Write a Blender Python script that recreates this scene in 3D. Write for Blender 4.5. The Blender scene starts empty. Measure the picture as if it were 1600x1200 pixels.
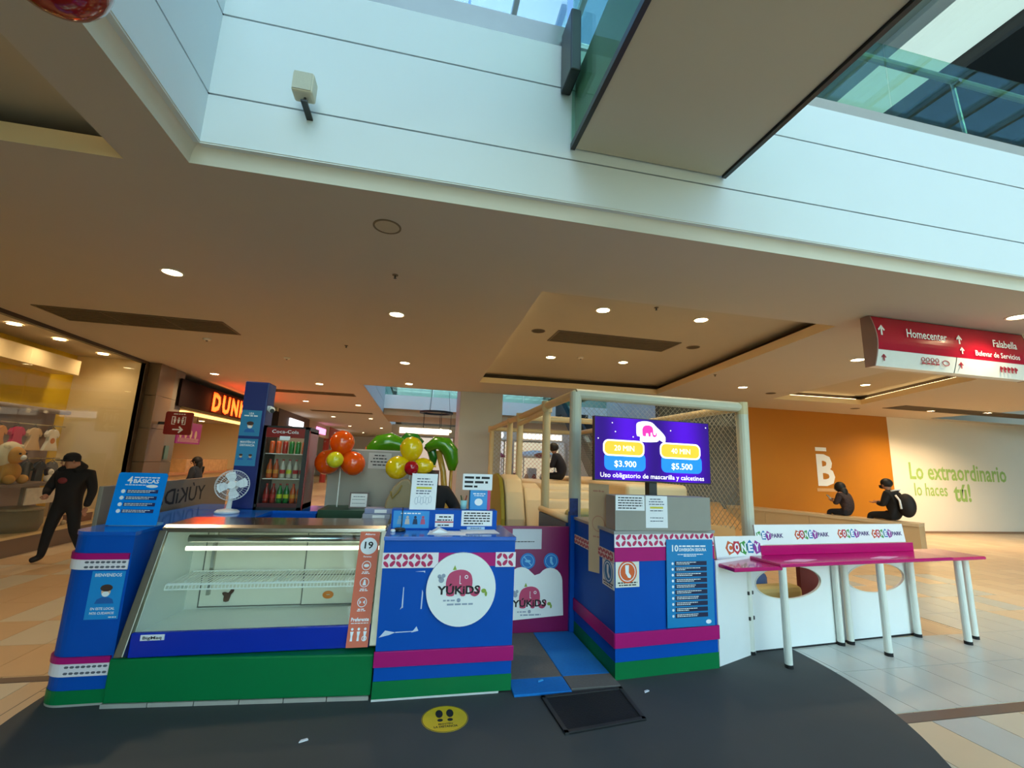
import bpy, bmesh, math, random
from mathutils import Vector, Matrix
from mathutils.geometry import tessellate_polygon
random.seed(7)
PI = math.pi
scene = bpy.context.scene
col = scene.collection
V = Vector

# ------------------------------------------------------------------ camera
def make_camera():
    f, p, yw, r = 683.26, .178506, .205253, .036773
    fw = V((math.sin(yw)*math.cos(p), math.cos(yw)*math.cos(p), math.sin(p)))
    rt = V((math.cos(yw), -math.sin(yw), 0)); up = rt.cross(fw)
    r2 = rt*math.cos(r) + up*math.sin(r); u2 = up*math.cos(r) - rt*math.sin(r)
    cd = bpy.data.cameras.new('camera'); cd.sensor_width = 36; cd.lens = f/1600*36
    cd.clip_start = .05; cd.clip_end = 300
    co = bpy.data.objects.new('camera', cd); col.objects.link(co)
    m = Matrix((r2, u2, -fw)).transposed().to_4x4(); m.translation = (0, 0, 1.65)
    co.matrix_world = m
    scene.camera = co
make_camera()

# ------------------------------------------------------------------ world, daylight, exposure
SKY = 1.0
w = bpy.data.worlds.new('sky'); scene.world = w; w.use_nodes = True
wn = w.node_tree.nodes; wl = w.node_tree.links
bg = wn['Background']
sk_ = wn.new('ShaderNodeTexSky'); sk_.sky_type = 'NISHITA'; sk_.sun_disc = False
sk_.sun_elevation = math.radians(34); sk_.sun_rotation = math.radians(180); sk_.air_density = 1.0; sk_.dust_density = 1.2; sk_.ozone_density = 1.0
tint = wn.new('ShaderNodeMix'); tint.data_type = 'RGBA'; tint.blend_type = 'MULTIPLY'; tint.inputs['Factor'].default_value = 1.0; tint.inputs['B'].default_value = (.83, 1.0, 1.03, 1)
wl.new(sk_.outputs[0], tint.inputs['A']); wl.new(tint.outputs['Result'], bg.inputs[0]); bg.inputs[1].default_value = .53*SKY
scene.view_settings.view_transform = 'Standard'; scene.view_settings.look = 'None'
scene.view_settings.gamma = 1.0; scene.view_settings.use_curve_mapping = False
scene.view_settings.exposure = 0.0
scene.cycles.use_denoising = True
scene.cycles.max_bounces = 8; scene.cycles.diffuse_bounces = 4; scene.cycles.transparent_max_bounces = 16
scene.cycles.sample_clamp_indirect = 6.0
def portal(x0, x1, y0, y1, z):
    l = bpy.data.lights.new('skylight_portal', 'AREA'); l.shape = 'RECTANGLE'; l.size = x1-x0; l.size_y = y1-y0
    l.cycles.is_portal = True
    o = bpy.data.objects.new('skylight_portal', l); o.location = ((x0+x1)/2, (y0+y1)/2, z); col.objects.link(o)
portal(-3, 16, -12, 7, 8.9)
portal(-1.5, 9, 12, 30, 8.9)
portal(15.4, 24, 3, 11, 8.9)
pr_ = bpy.data.lights.new('added_glazing_portal', 'AREA'); pr_.shape = 'RECTANGLE'; pr_.size = 20; pr_.size_y = 8.2; pr_.cycles.is_portal = True  # sky portal for the glazing added behind the camera
po_ = bpy.data.objects.new('added_glazing_portal', pr_); po_.location = (7, -12.3, 4.4); po_.rotation_euler = (PI/2, 0, 0); po_.rotation_euler = (-PI/2, 0, 0); col.objects.link(po_)

# ------------------------------------------------------------------ materials
def lin(c):
    return tuple((v/255/12.92 if v/255 <= .04045 else ((v/255+.055)/1.055)**2.4) for v in c)
MATS = {}
def mat(name, rgb, rough=.5, metal=0, emit=0, var=.06, scale=8., bump=0., spec=.5, coat=0., alpha=1.):
    if name in MATS: return MATS[name]
    m = bpy.data.materials.new(name); m.use_nodes = True; n = m.node_tree.nodes; l = m.node_tree.links
    b = n['Principled BSDF']; c = lin(rgb)
    b.inputs['Roughness'].default_value = rough; b.inputs['Metallic'].default_value = metal
    b.inputs['Specular IOR Level'].default_value = spec; b.inputs['Coat Weight'].default_value = coat
    tx = n.new('ShaderNodeTexCoord'); ns = n.new('ShaderNodeTexNoise'); ns.inputs['Scale'].default_value = scale; ns.inputs['Detail'].default_value = 4
    l.new(tx.outputs['Object'], ns.inputs['Vector'])
    mx = n.new('ShaderNodeMix'); mx.data_type = 'RGBA'
    mx.inputs['A'].default_value = tuple(v*(1-var) for v in c)+(1,); mx.inputs['B'].default_value = tuple(min(1, v*(1+var)) for v in c)+(1,)
    l.new(ns.outputs['Fac'], mx.inputs['Factor']); l.new(mx.outputs['Result'], b.inputs['Base Color'])
    if emit:
        b.inputs['Emission Color'].default_value = c+(1,); b.inputs['Emission Strength'].default_value = emit
    if bump:
        bp = n.new('ShaderNodeBump'); bp.inputs['Strength'].default_value = bump; bp.inputs['Distance'].default_value = .01
        l.new(ns.outputs['Fac'], bp.inputs['Height']); l.new(bp.outputs['Normal'], b.inputs['Normal'])
    MATS[name] = m; return m
def glass(name, tint=(1, 1, 1), refl=.08, rough=.02, fres=.35):
    if name in MATS: return MATS[name]
    m = bpy.data.materials.new(name); m.use_nodes = True; n = m.node_tree.nodes; l = m.node_tree.links
    n.remove(n['Principled BSDF']); out = n['Material Output']
    t = n.new('ShaderNodeBsdfTransparent'); t.inputs[0].default_value = tint+(1,)
    g = n.new('ShaderNodeBsdfGlossy'); g.inputs['Roughness'].default_value = rough
    lw = n.new('ShaderNodeLayerWeight'); lw.inputs['Blend'].default_value = .25
    mp = n.new('ShaderNodeMath'); mp.operation = 'MULTIPLY_ADD'; mp.inputs[1].default_value = fres; mp.inputs[2].default_value = refl
    l.new(lw.outputs['Fresnel'], mp.inputs[0])
    mx = n.new('ShaderNodeMixShader'); l.new(mp.outputs[0], mx.inputs[0]); l.new(t.outputs[0], mx.inputs[1]); l.new(g.outputs[0], mx.inputs[2])
    l.new(mx.outputs[0], out.inputs['Surface'])
    MATS[name] = m; return m

# ------------------------------------------------------------------ mesh building
class Fr:
    """a flat frame: o + a*u + b*v + c*n, n pointing out of the face"""
    def __init__(s, o, u=(1, 0, 0), v=(0, 0, 1)):
        s.o = V(o); s.u = V(u).normalized(); s.v = V(v).normalized(); s.n = s.u.cross(s.v).normalized()
    def __call__(s, a, b, c=0): return s.o + s.u*a + s.v*b + s.n*c
    def sub(s, a, b, c=0, rot=0):
        ca, sa = math.cos(rot), math.sin(rot)
        return Fr(s(a, b, c), s.u*ca+s.v*sa, s.v*ca-s.u*sa)
TINY = {'lettering', 'print', 'white_print', 'scuff_marks', 'leaf_print', 'motif_print', 'text_bars', 'small_print', 'green_marks', 'pictograms', 'footprints_and_text', 'faded_print', 'sketch', 'wire_shelf', 'cage', 'eye_and_ear', 'white_frames', 'orange_buttons', 'blue_buttons', 'symbol', 'sock_icon'}
class MB:
    def __init__(s): s.v = []; s.f = []
    def add(s, vs, fs):
        k = len(s.v); s.v += [V(p) for p in vs]; s.f += [tuple(i+k for i in f) for f in fs]; return s
    def box(s, x0, x1, y0, y1, z0, z1):
        return s.add([(x0,y0,z0),(x1,y0,z0),(x1,y1,z0),(x0,y1,z0),(x0,y0,z1),(x1,y0,z1),(x1,y1,z1),(x0,y1,z1)],
                     [(3,2,1,0),(4,5,6,7),(0,1,5,4),(1,2,6,5),(2,3,7,6),(3,0,4,7)])
    def fbox(s, F, a0, a1, b0, b1, c0, c1):
        return s.prism(F, [(a0,b0),(a1,b0),(a1,b1),(a0,b1)], c0, c1)
    def prism(s, F, pts, c0, c1):
        n = len(pts); ar = sum(pts[i][0]*pts[(i+1)%n][1]-pts[(i+1)%n][0]*pts[i][1] for i in range(n))
        if ar < 0: pts = pts[::-1]
        vs = [F(a, b, c0) for a, b in pts]+[F(a, b, c1) for a, b in pts]
        fs = [(i, (i+1)%n, n+(i+1)%n, n+i) for i in range(n)]
        tri = tessellate_polygon([[V((a, b, 0)) for a, b in pts]]) if n > 4 else None
        if tri:
            for t in tri:
                a, b, c = t
                if (V(pts[b])-V(pts[a])).cross(V(pts[c])-V(pts[a])) < 0: b, c = c, b
                fs += [(c, b, a), (n+a, n+b, n+c)]
        else: fs += [tuple(range(n))[::-1], tuple(range(n, 2*n))]
        return s.add(vs, fs)
    def disc(s, F, a, b, ra, rb=None, c0=0, c1=.002, n=24, a0=0, a1=2*PI):
        rb = rb or ra
        return s.prism(F, [(a+ra*math.cos(a0+(a1-a0)*i/n), b+rb*math.sin(a0+(a1-a0)*i/n)) for i in range(n)], c0, c1)
    def ring(s, F, a, b, ra, w, c0, c1, n=28, rb=None):
        rb = rb or ra; vs = []; fs = []
        for i in range(n):
            t = 2*PI*i/n; c, d = math.cos(t), math.sin(t)
            for k, (r1, r2, cc) in enumerate(((ra, rb, c0), (ra, rb, c1), (ra-w, rb-w, c1), (ra-w, rb-w, c0))): vs.append(F(a+r1*c, b+r2*d, cc))
        for i in range(n):
            j = (i+1)%n
            for k in range(4): fs.append((4*i+k, 4*j+k, 4*j+(k+1)%4, 4*i+(k+1)%4))
        return s.add(vs, fs)
    def tube(s, p0, p1, r0, r1=None, n=10):
        p0, p1 = V(p0), V(p1); r1 = r0 if r1 is None else r1; d = (p1-p0).normalized()
        x = d.orthogonal().normalized(); y = d.cross(x); vs = []
        for p, r in ((p0, r0), (p1, r1)): vs += [p+(x*math.cos(2*PI*i/n)+y*math.sin(2*PI*i/n))*r for i in range(n)]
        return s.add(vs, [(i, (i+1)%n, n+(i+1)%n, n+i) for i in range(n)]+[tuple(range(n))[::-1], tuple(range(n, 2*n))])
    def path(s, pts, r, n=8):
        pts = [V(p) for p in pts]; rs = r if isinstance(r, (list, tuple)) else [r]*len(pts); vs = []; fs = []; x = None
        for i, p in enumerate(pts):
            d = (pts[min(i+1, len(pts)-1)]-pts[max(i-1, 0)]).normalized()
            x = (d.orthogonal() if x is None else x-d*x.dot(d)).normalized(); y = d.cross(x)
            vs += [p+(x*math.cos(2*PI*k/n)+y*math.sin(2*PI*k/n))*rs[i] for k in range(n)]
        for i in range(len(pts)-1):
            for k in range(n): fs.append((i*n+k, i*n+(k+1)%n, (i+1)*n+(k+1)%n, (i+1)*n+k))
        m = (len(pts)-1)*n
        return s.add(vs, fs+[tuple(range(n))[::-1], tuple(range(m, m+n))])
    def lathe(s, c, prof, n=20, axis=(0, 0, 1), squash=1.):
        c = V(c); ax = V(axis).normalized(); x = ax.orthogonal().normalized(); y = ax.cross(x); vs = []; fs = []
        for r, z in prof: vs += [c+ax*z+(x*math.cos(2*PI*i/n)+y*squash*math.sin(2*PI*i/n))*max(r, 1e-4) for i in range(n)]
        for j in range(len(prof)-1):
            for i in range(n): fs.append((j*n+i, j*n+(i+1)%n, (j+1)*n+(i+1)%n, (j+1)*n+i))
        m = (len(prof)-1)*n
        return s.add(vs, fs+[tuple(range(n))[::-1], tuple(range(m, m+n))])
    def ball(s, c, rx, ry=None, rz=None, n=18, m=12, up=None):
        ry = ry or rx; rz = rz or rx; c = V(c); vs = []; fs = []
        q = V((0, 0, 1)).rotation_difference(V(up)).to_matrix() if up else Matrix.Identity(3)
        for j in range(1, m):
            t = PI*j/m
            for i in range(n): vs.append(c+q@V((rx*math.sin(t)*math.cos(2*PI*i/n), ry*math.sin(t)*math.sin(2*PI*i/n), rz*math.cos(t))))
        vs += [c+q@V((0, 0, rz)), c+q@V((0, 0, -rz))]; T = len(vs)-2
        for i in range(n):
            fs.append((T, i, (i+1)%n)); k = (m-2)*n; fs.append((T+1, k+(i+1)%n, k+i))
            for j in range(m-2): fs.append((j*n+i, (j+1)*n+i, (j+1)*n+(i+1)%n, j*n+(i+1)%n))
        return s.add(vs, fs)
    def text(s, F, string, a, b, h, width=None, c0=.001, bold=0., align='C', mirror=False, thick=.0012):
        vs, fs, W, H = glyphs(string, bold)
        k = h/.7; kx = k if width is None else width/max(W, 1e-6)
        off = {'C': -W/2, 'L': 0, 'R': -W}[align]
        s.add([F(a+(-1 if mirror else 1)*kx*(p[0]+off), b+k*p[1], c0+thick) for p in vs], fs)
        return s
    def build(s, name, m, root=None, smooth=False, bevel=0, bseg=2, kind=None, label=None):
        me = bpy.data.meshes.new(name)
        o3 = root_loc(root) if root is not None else V((0, 0, 0))
        me.from_pydata([tuple(p-o3) for p in s.v], [], s.f); me.update()
        if isinstance(m, (list, tuple)):
            for q in m: me.materials.append(q)
        else: me.materials.append(m)
        if smooth: me.shade_smooth()
        o = bpy.data.objects.new(name, me); col.objects.link(o)
        if root is not None: o.parent = root
        if bevel:
            bm = bmesh.new(); bm.from_mesh(me); bmesh.ops.remove_doubles(bm, verts=bm.verts, dist=1e-5)
            es = [e for e in bm.edges if len(e.link_faces) == 2 and e.calc_face_angle(0) > .6]
            bmesh.ops.bevel(bm, geom=es, offset=bevel, segments=bseg, affect='EDGES', profile=.5, clamp_overlap=True)
            bm.to_mesh(me); bm.free(); me.update()
        if name in TINY: o['kind'] = 'stuff'
        if kind: o['kind'] = kind
        if label: o['label'] = label
        return o
def root_loc(r):
    p = V((0, 0, 0))
    while r is not None: p = p+r.location; r = r.parent
    return p
_G = {}
def glyphs(string, bold=0.):
    key = (string, bold)
    if key not in _G:
        cu = bpy.data.curves.new('t', 'FONT'); cu.body = string; cu.size = 1; cu.resolution_u = 2; cu.offset = bold; cu.fill_mode = 'FRONT'
        ob = bpy.data.objects.new('t', cu); col.objects.link(ob)
        me = bpy.data.meshes.new_from_object(ob.evaluated_get(bpy.context.evaluated_depsgraph_get()))
        vs = [tuple(v.co) for v in me.vertices]; fs = [tuple(p.vertices) for p in me.polygons]
        x0 = min(v[0] for v in vs); W = max(v[0] for v in vs)-x0
        vs = [(x-x0, y, 0) for x, y, z in vs]
        _G[key] = (vs, fs, W, .7)
        bpy.data.objects.remove(ob); bpy.data.curves.remove(cu); bpy.data.meshes.remove(me)
    return _G[key]
def thing(name, label, cat, loc=(0, 0, 0), group=None):
    o = bpy.data.objects.new(name, None); o.empty_display_size = .1; col.objects.link(o); o.location = loc
    o['label'] = label; o['category'] = cat
    if group: o['group'] = group
    return o
def tag(o, label, cat, group=None):
    o['label'] = label; o['category'] = cat
    if group: o['group'] = group
    return o
def struct(o): o['kind'] = 'structure'; return o
def srt(name, loc=(0, 0, 0)):
    o = bpy.data.objects.new(name, None); o.empty_display_size = .1; o.location = loc; col.objects.link(o); o['kind'] = 'structure'; return o
def copy_tree(o, loc=None, label=None):
    c = o.copy(); col.objects.link(c)
    if loc is not None: c.location = loc
    if label: c['label'] = label
    for ch in [x for x in col.objects if x.parent == o]:
        d = ch.copy(); col.objects.link(d); d.parent = c
        for g in [x for x in col.objects if x.parent == ch]:
            e = g.copy(); col.objects.link(e); e.parent = d
    return c
def words(mb, F, a0, a1, b, h, c=.001, fill=1.):
    """a line of print too small to read: a row of word-long dashes"""
    x = a0; end = a0+(a1-a0)*fill
    while x < end-.3*h:
        L = random.uniform(1.5, 4.5)*h; mb.fbox(F, x, min(x+L, end), b, b+h, c, c+.0008); x += L+.7*h

# palette
M_ceil = mat('ceiling_paint', (204, 194, 178), .85, var=.02, scale=2)
M_white = mat('white_wall_paint', (226, 228, 226), .7, var=.02, scale=3)
M_fascia = mat('fascia_paint', (228, 234, 234), .6, var=.02, scale=2)
M_joint = mat('joint_grey', (92, 92, 90), .8)
M_blue = mat('blue_laminate', (0, 80, 176), .45, var=.08, scale=3, spec=.15)
M_green = mat('green_laminate', (0, 116, 62), .42, var=.08, scale=3, spec=.25)
M_mag = mat('magenta_laminate', (176, 18, 110), .4, var=.06, spec=.25)
M_pvc = mat('white_pvc', (238, 240, 238), .35, var=.02)
M_paper = mat('white_paper', (238, 238, 240), .8, var=.02)
M_ink = mat('black_ink', (28, 26, 30), .7)
M_steel = mat('brushed_steel', (186, 184, 176), .22, metal=1, var=.1, scale=20)
M_dsteel = mat('dark_steel', (70, 72, 72), .35, metal=.8)
M_black = mat('black_plastic', (14, 14, 16), .4)
M_rubber = mat('black_rubber', (18, 18, 20), .8, bump=.4, scale=60)
M_sky = mat('poster_cyan', (10, 142, 214), .4, var=.03)
M_navy = mat('poster_navy', (14, 32, 92), .5)
M_pw = mat('print_white', (240, 242, 244), .6, var=.01)
M_skin = mat('skin', (176, 122, 94), .55)
M_hair = mat('dark_hair', (16, 12, 11), .6, var=.3, scale=40)
M_wood = mat('tan_wood', (196, 152, 92), .5, var=.12, scale=6)
M_cream = mat('cream_vinyl', (226, 204, 160), .42, var=.05, bump=.1, scale=5)
G_clear = glass('clear_glass', (.93, .97, .95), .06)
G_green = glass('green_glass', (.66, .84, .76), .05, fres=.12)
G_sky = glass('skylight_glass', (.82, .93, .97), .05)
# ================================================================== STRUCTURE
# ---- floor: base slab with procedural tiles, near tiles built one by one
def tile_floor_mat():
    m = bpy.data.materials.new('stone_tile_floor'); m.use_nodes = True; n = m.node_tree.nodes; l = m.node_tree.links
    b = n['Principled BSDF']; b.inputs['Roughness'].default_value = .3
    tx = n.new('ShaderNodeTexCoord'); br = n.new('ShaderNodeTexBrick'); br.offset = .5
    br.inputs['Scale'].default_value = 1; br.inputs['Brick Width'].default_value = .6; br.inputs['Row Height'].default_value = .4; br.inputs['Mortar Size'].default_value = .004
    br.inputs['Color1'].default_value = lin((206, 174, 134))+(1,); br.inputs['Color2'].default_value = lin((220, 194, 154))+(1,); br.inputs['Mortar'].default_value = lin((120, 100, 80))+(1,)
    mp = n.new('ShaderNodeMapping'); mp.inputs['Rotation'].default_value = (0, 0, PI/2)
    l.new(tx.outputs['Object'], mp.inputs['Vector']); l.new(mp.outputs[0], br.inputs['Vector']); l.new(br.outputs['Color'], b.inputs['Base Color'])
    return m
floor = struct(MB().box(-12, 26, -12, 42, -.2, 0).build('floor', tile_floor_mat()))
tm = [mat('tile_sand', (220, 194, 156), .3, var=.06, scale=3), mat('tile_pale', (214, 200, 172), .28, var=.05, scale=3), mat('tile_tan', (212, 176, 130), .32, var=.07, scale=3),
      mat('tile_grey', (196, 196, 184), .26, var=.05, scale=3)]
def ell_in(x, y): return ((x-.65)/2.97)**2+((y-3.75)/2.75)**2 < 1
tile_me = []
for m_ in tm:
    o_ = MB().box(-.197, .197, -.297, .297, 0, .004).build('floor_tile', m_, floor); tile_me.append(o_.data); bpy.data.objects.remove(o_)
def tile(x, y, k):
    o = bpy.data.objects.new('floor_tile', tile_me[k]); o.parent = floor; o.location = (x, y, 0); col.objects.link(o)
def tin(x, y): return all(ell_in(x+dx, y+dy) for dx in (-.2, .2) for dy in (-.3, .3))
for i in range(15):
    for j in range(6):
        x = 3.06+.4*i; y = 3.1+.6*j
        if tin(x, y) or (x < 6 and y > 4): continue
        tile(x, y, 3 if (y < 4.0 or random.random() < .5) else random.choice((0, 1)))
for i in range(10):
    for j in range(2):
        x = 3.0+.4*i+.2*j; y = 2.385-.6*j
        if tin(x, y): continue
        tile(x, y, 3 if random.random() < .3 else random.choice((0, 1)))
for i in range(12):
    for j in range(10):
        x = -2.75-.4*i; y = 4.45+.6*j
        if x < -5.6: continue
        tile(x, y, random.choice((2, 2, 0, 1)))
M_strip = mat('brown_stone', (104, 84, 72), .35, var=.1)
struct(MB().box(3.2, 9.5, 2.69, 2.79, 0, .0045).build('trim_1', M_strip))
struct(MB().box(-5.7, -2.32, 4.05, 4.13, 0, .0045).build('trim_2', M_strip))
# pale tiles in front of the left strip
for i in range(5):
    x = -2.75-.4*i
    tile(x, 3.745, 1)

# dark floor covering, half ellipse in front of the stand
pts = [(.65+2.97*math.cos(t), 3.75+2.75*math.sin(t)) for t in [PI+PI*i/56 for i in range(57)]]+[(3.62, 4.6), (-2.32, 4.6)]
M_dark = mat('charcoal_floor_vinyl', (74, 76, 74), .75, var=.14, scale=1.6, spec=.3)
tag(MB().prism(Fr((0, 0, 0), (1, 0, 0), (0, 1, 0)), pts, 0, .006).build('floor_covering', M_dark), 'charcoal grey half-round floor covering in front of the blue counters', 'flooring')

# ---- ceiling with trays
Q = 3.5
TR1 = [(1.2, 4.35), (5.06, 4.35), (5.85, 10.0), (1.32, 10.12)]
TR2 = [(8.1, 6.05), (10.1, 6.0), (11.36, 9.27), (8.76, 9.4)]
TR3 = [(-5.3, -3), (-2.0, -3), (-2.0, 3.02), (-5.3, 3.02)]
def flat(name, outer, holes, z, m, down=True, root=None):
    polys = [[V((x, y, 0)) for x, y in outer]]+[[V((x, y, 0)) for x, y in h[::-1]] for h in holes]
    tris = tessellate_polygon(polys); allv = [p for q in polys for p in q]; mb = MB(); fs = []
    for a, b, c in tris:
        up = (allv[b]-allv[a]).cross(allv[c]-allv[a]).z > 0
        fs.append((a, c, b) if up == down else (a, b, c))
    mb.add([(p.x, p.y, z) for p in allv], fs)
    return mb.build(name, m, root)
ceil = struct(flat('ceiling', [(-12, -12), (-1.59, -12), (-1.59, 2.95), (26, 2.95), (26, 3.6), (15.6, 3.6), (15.6, 10.6), (26, 10.6), (26, 11.72), (-1.49, 11.72), (-1.49, 42), (-12, 42)], [TR1, TR2, TR3], Q, M_ceil))
M_riser = mat('cove_riser_lit_tone', (250, 228, 182), .7, var=.02)  # paler than the ceiling: warm light on the risers put into the colour
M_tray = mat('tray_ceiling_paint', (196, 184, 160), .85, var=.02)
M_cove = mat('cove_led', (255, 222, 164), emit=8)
def offs(P, d):
    cx = sum(p[0] for p in P)/len(P); cy = sum(p[1] for p in P)/len(P)
    return [(x+(d if x > cx else -d), y+(d if y > cy else -d)) for x, y in P]
def tray(P, led, h=.13, top=.24):
    mb = MB(); n = len(P)
    for i in range(n):
        a, b = P[i], P[(i+1)%n]
        mb.add([(a[0], a[1], Q), (b[0], b[1], Q), (b[0], b[1], Q+h), (a[0], a[1], Q+h)], [(0, 1, 2, 3)])
    mb.build('cove_riser', M_riser, ceil); mb = MB()
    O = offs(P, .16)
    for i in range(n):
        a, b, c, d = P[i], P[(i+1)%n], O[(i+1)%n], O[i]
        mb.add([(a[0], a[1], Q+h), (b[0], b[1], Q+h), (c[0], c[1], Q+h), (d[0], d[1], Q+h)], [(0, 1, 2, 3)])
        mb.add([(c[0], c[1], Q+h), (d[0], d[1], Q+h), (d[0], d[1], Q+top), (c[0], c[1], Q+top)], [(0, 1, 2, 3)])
    mb.build('cove_cavity_shade', mat('cove_cavity_shade', (84, 70, 54), .9), ceil)  # dark brown tone paints in the shade of the unlit recess
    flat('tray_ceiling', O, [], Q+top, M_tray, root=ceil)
    for i in led:
        a, b = V(P[i]+(0,)), V(P[(i+1)%n]+(0,)); d = (b-a).normalized(); nn = V((d.y, -d.x, 0))
        F = Fr(a+V((0, 0, Q+h+.005)), d, nn.cross(d) if False else (0, 0, 1))
        mb = MB(); mb.fbox(F, .1, (b-a).length-.1, 0, .012, .05, .07)
        mb.build('cove_led_strip', M_cove, ceil)
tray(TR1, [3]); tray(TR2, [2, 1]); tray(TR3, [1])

# ---- atrium edge: lip and panelled fascia (facing the open void), left return
M_lip = mat('lip_paint', (224, 218, 204), .7, var=.02)
fa = srt('wall_atrium_front', (0, 2.87, Q))
LP = [(0, 0), (.006, .045), (.02, .078), (.045, .10), (.085, .11)]
mb = MB(); mb.add([p for d, h in LP for p in ((-1.59+d, 2.95-d, Q+h), (26, 2.95-d, Q+h))], [(2*i, 2*i+1, 2*i+3, 2*i+2) for i in range(4)]); mb.build('lip_cove', M_lip, fa, smooth=True)
for z0, z1 in ((3.60, 3.962), (3.975, 4.583), (4.597, 4.98)):
    for i in range(7):
        x0 = -1.51+3.9*i; MB().box(x0, x0+3.9, 2.87, 2.95, z0, z1).build('fascia_panel', M_fascia, fa)
MB().box(-1.51, 26, 2.885, 2.95, 3.9, 4.7).build('panel_joint', M_joint, fa)
fl = srt('wall_atrium_left', (-1.51, 0, Q))
mb = MB(); mb.add([p for d, h in LP for p in ((-1.59+d, -12, Q+h), (-1.59+d, 2.95-d, Q+h))], [(2*i, 2*i+1, 2*i+3, 2*i+2) for i in range(4)]); mb.build('lip_cove', M_lip, fl, smooth=True)
for z0, z1 in ((3.60, 3.962), (3.975, 4.583), (4.597, 4.98)):
    for i in range(4):
        y1 = 2.87-3.7*i; MB().box(-1.6, -1.51, y1-3.7, y1, z0, z1).build('fascia_panel', M_fascia, fl)
MB().box(-1.6, -1.525, -12, 2.95, 3.9, 4.7).build('panel_joint', M_joint, fl)
# upper floor slab behind the fascias
M_slab = mat('upper_floor_stone', (190, 186, 178), .4)
struct(MB().box(-12, 26, 2.96, 3.6, 4.7, 4.96).box(-12, 15.6, 3.6, 10.6, 4.7, 4.96).box(24.5, 26, 3.6, 10.6, 4.7, 4.96).box(-12, 26, 10.6, 11.7, 4.7, 4.96).box(-12, -1.62, -12, 2.96, 4.7, 4.96).box(-12, -1.62, 11.7, 42, 4.7, 4.96).build('floor_upper', M_slab))
# kick rail on top of the fascia, and glass guard with handrail
M_chan = mat('aluminium_channel', (140, 144, 144), .35, metal=.7)
gb = thing('glass_balustrade', 'clear glass guard with metal base channel along the upper gallery edge', 'railing', (0, 2.9, 4.98))
MB().box(-1.5, .96, 2.88, 2.95, 4.98, 5.18).build('base_channel', M_chan, gb)
MB().box(2.36, 26, 2.88, 2.95, 4.98, 5.10).build('base_channel', mat('stone_coping', (176, 172, 164), .5), gb)
for i in range(3):
    MB().box(-1.48+.82*i, -.68+.82*i, 2.905, 2.917, 5.18, 5.98).build('glass_pane', G_clear, gb)
for i in range(12):
    x0 = 2.4+1.95*i; MB().box(x0, x0+1.93, 2.92, 2.932, 5.10, 5.98).build('glass_pane', G_green, gb)
    MB().tube((x0+.97, 2.95, 5.1), (x0+.97, 2.99, 5.85), .018).build('post', M_steel, gb)
    MB().tube((x0+.97, 2.99, 5.80), (x0+.97, 2.92, 5.80), .025).build('clamp', M_steel, gb)
MB().tube((2.36, 2.99, 5.86), (26, 2.99, 5.86), .035).build('handrail', mat('handrail_champagne', (196, 186, 160), .35, metal=.4), gb)
MB().tube((-1.5, 2.96, 5.98), (.96, 2.96, 5.98), .03).build('handrail', M_steel, gb)

# ---- footbridge crossing the void above
br = thing('footbridge', 'beige footbridge with glass side crossing the open void overhead', 'bridge', (1.65, 0, 4.06))
M_bru = mat('bridge_soffit_paint', (208, 198, 178), .8, var=.03, scale=1)
MB().box(1.02, 2.31, -7, 2.86, 4.06, 4.7).build('deck', M_bru, br, bevel=.01)
MB().box(.985, 1.02, -7, 2.85, 4.04, 4.09).build('edge_trim', M_dsteel, br)
MB().box(2.31, 2.345, -7, 2.85, 4.04, 4.09).build('edge_trim', M_dsteel, br)
for i in range(6):
    y1 = 2.83-1.6*i
    MB().box(.985, 1.0, y1-1.58, y1, 4.09, 5.55).build('glass_pane', G_green, br)
    MB().box(2.32, 2.335, y1-1.58, y1, 4.09, 5.55).build('glass_pane', G_green, br)
MB().box(.95, 1.0, -7, 2.8, 5.55, 5.61).box(2.32, 2.37, -7, 2.8, 5.55, 5.61).build('handrail', M_dsteel, br)
MB().box(.90, .98, 2.62, 2.86, 4.52, 5.06).build('wall_bracket', M_dsteel, br, bevel=.01)

# ---- skylight over the void
M_mull = mat('white_mullion', (232, 236, 238), .5)
sk = srt('window_1', (5, 0, 8.7))
for i in range(20): MB().box(-3.04+1.0*i, -2.96+1.0*i, -12, 7, 8.62, 8.76).build('mullion', M_mull, sk)
for j in range(10): MB().box(-3, 16, -12.03+2*j, -11.97+2*j, 8.64, 8.74).build('transom', M_mull, sk)
pane_me = None
for i in range(19):
    for j in range(10):
        if pane_me is None:
            o_ = MB().box(-.46, .46, -.97, .97, 0, .02).build('glass_pane', G_sky); pane_me = o_.data; bpy.data.objects.remove(o_)
        o_ = bpy.data.objects.new('glass_pane', pane_me); o_.parent = sk; o_.location = (-2.5+i-5, -11+2*j, 0.0); col.objects.link(o_)
for nm, x0, x1, y0, y1 in (('window_4', -1.5, 9, 12, 30), ('window_5', 15.4, 24, 3, 11)):
    sk2 = srt(nm, ((x0+x1)/2, (y0+y1)/2, 8.7)); nx, ny = int((x1-x0)/1.5)+1, int((y1-y0)/2)+1
    for i in range(nx+1): MB().box(x0+(x1-x0)*i/nx-.04, x0+(x1-x0)*i/nx+.04, y0, y1, 8.6, 8.76).build('mullion', M_mull, sk2)
    for j in range(ny+1): MB().box(x0, x1, y0+(y1-y0)*j/ny-.03, y0+(y1-y0)*j/ny+.03, 8.62, 8.74).build('transom', M_mull, sk2)
    MB().box(x0, x1, y0, y1, 8.70, 8.71).build('glass_sheet', G_sky, sk2)
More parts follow.
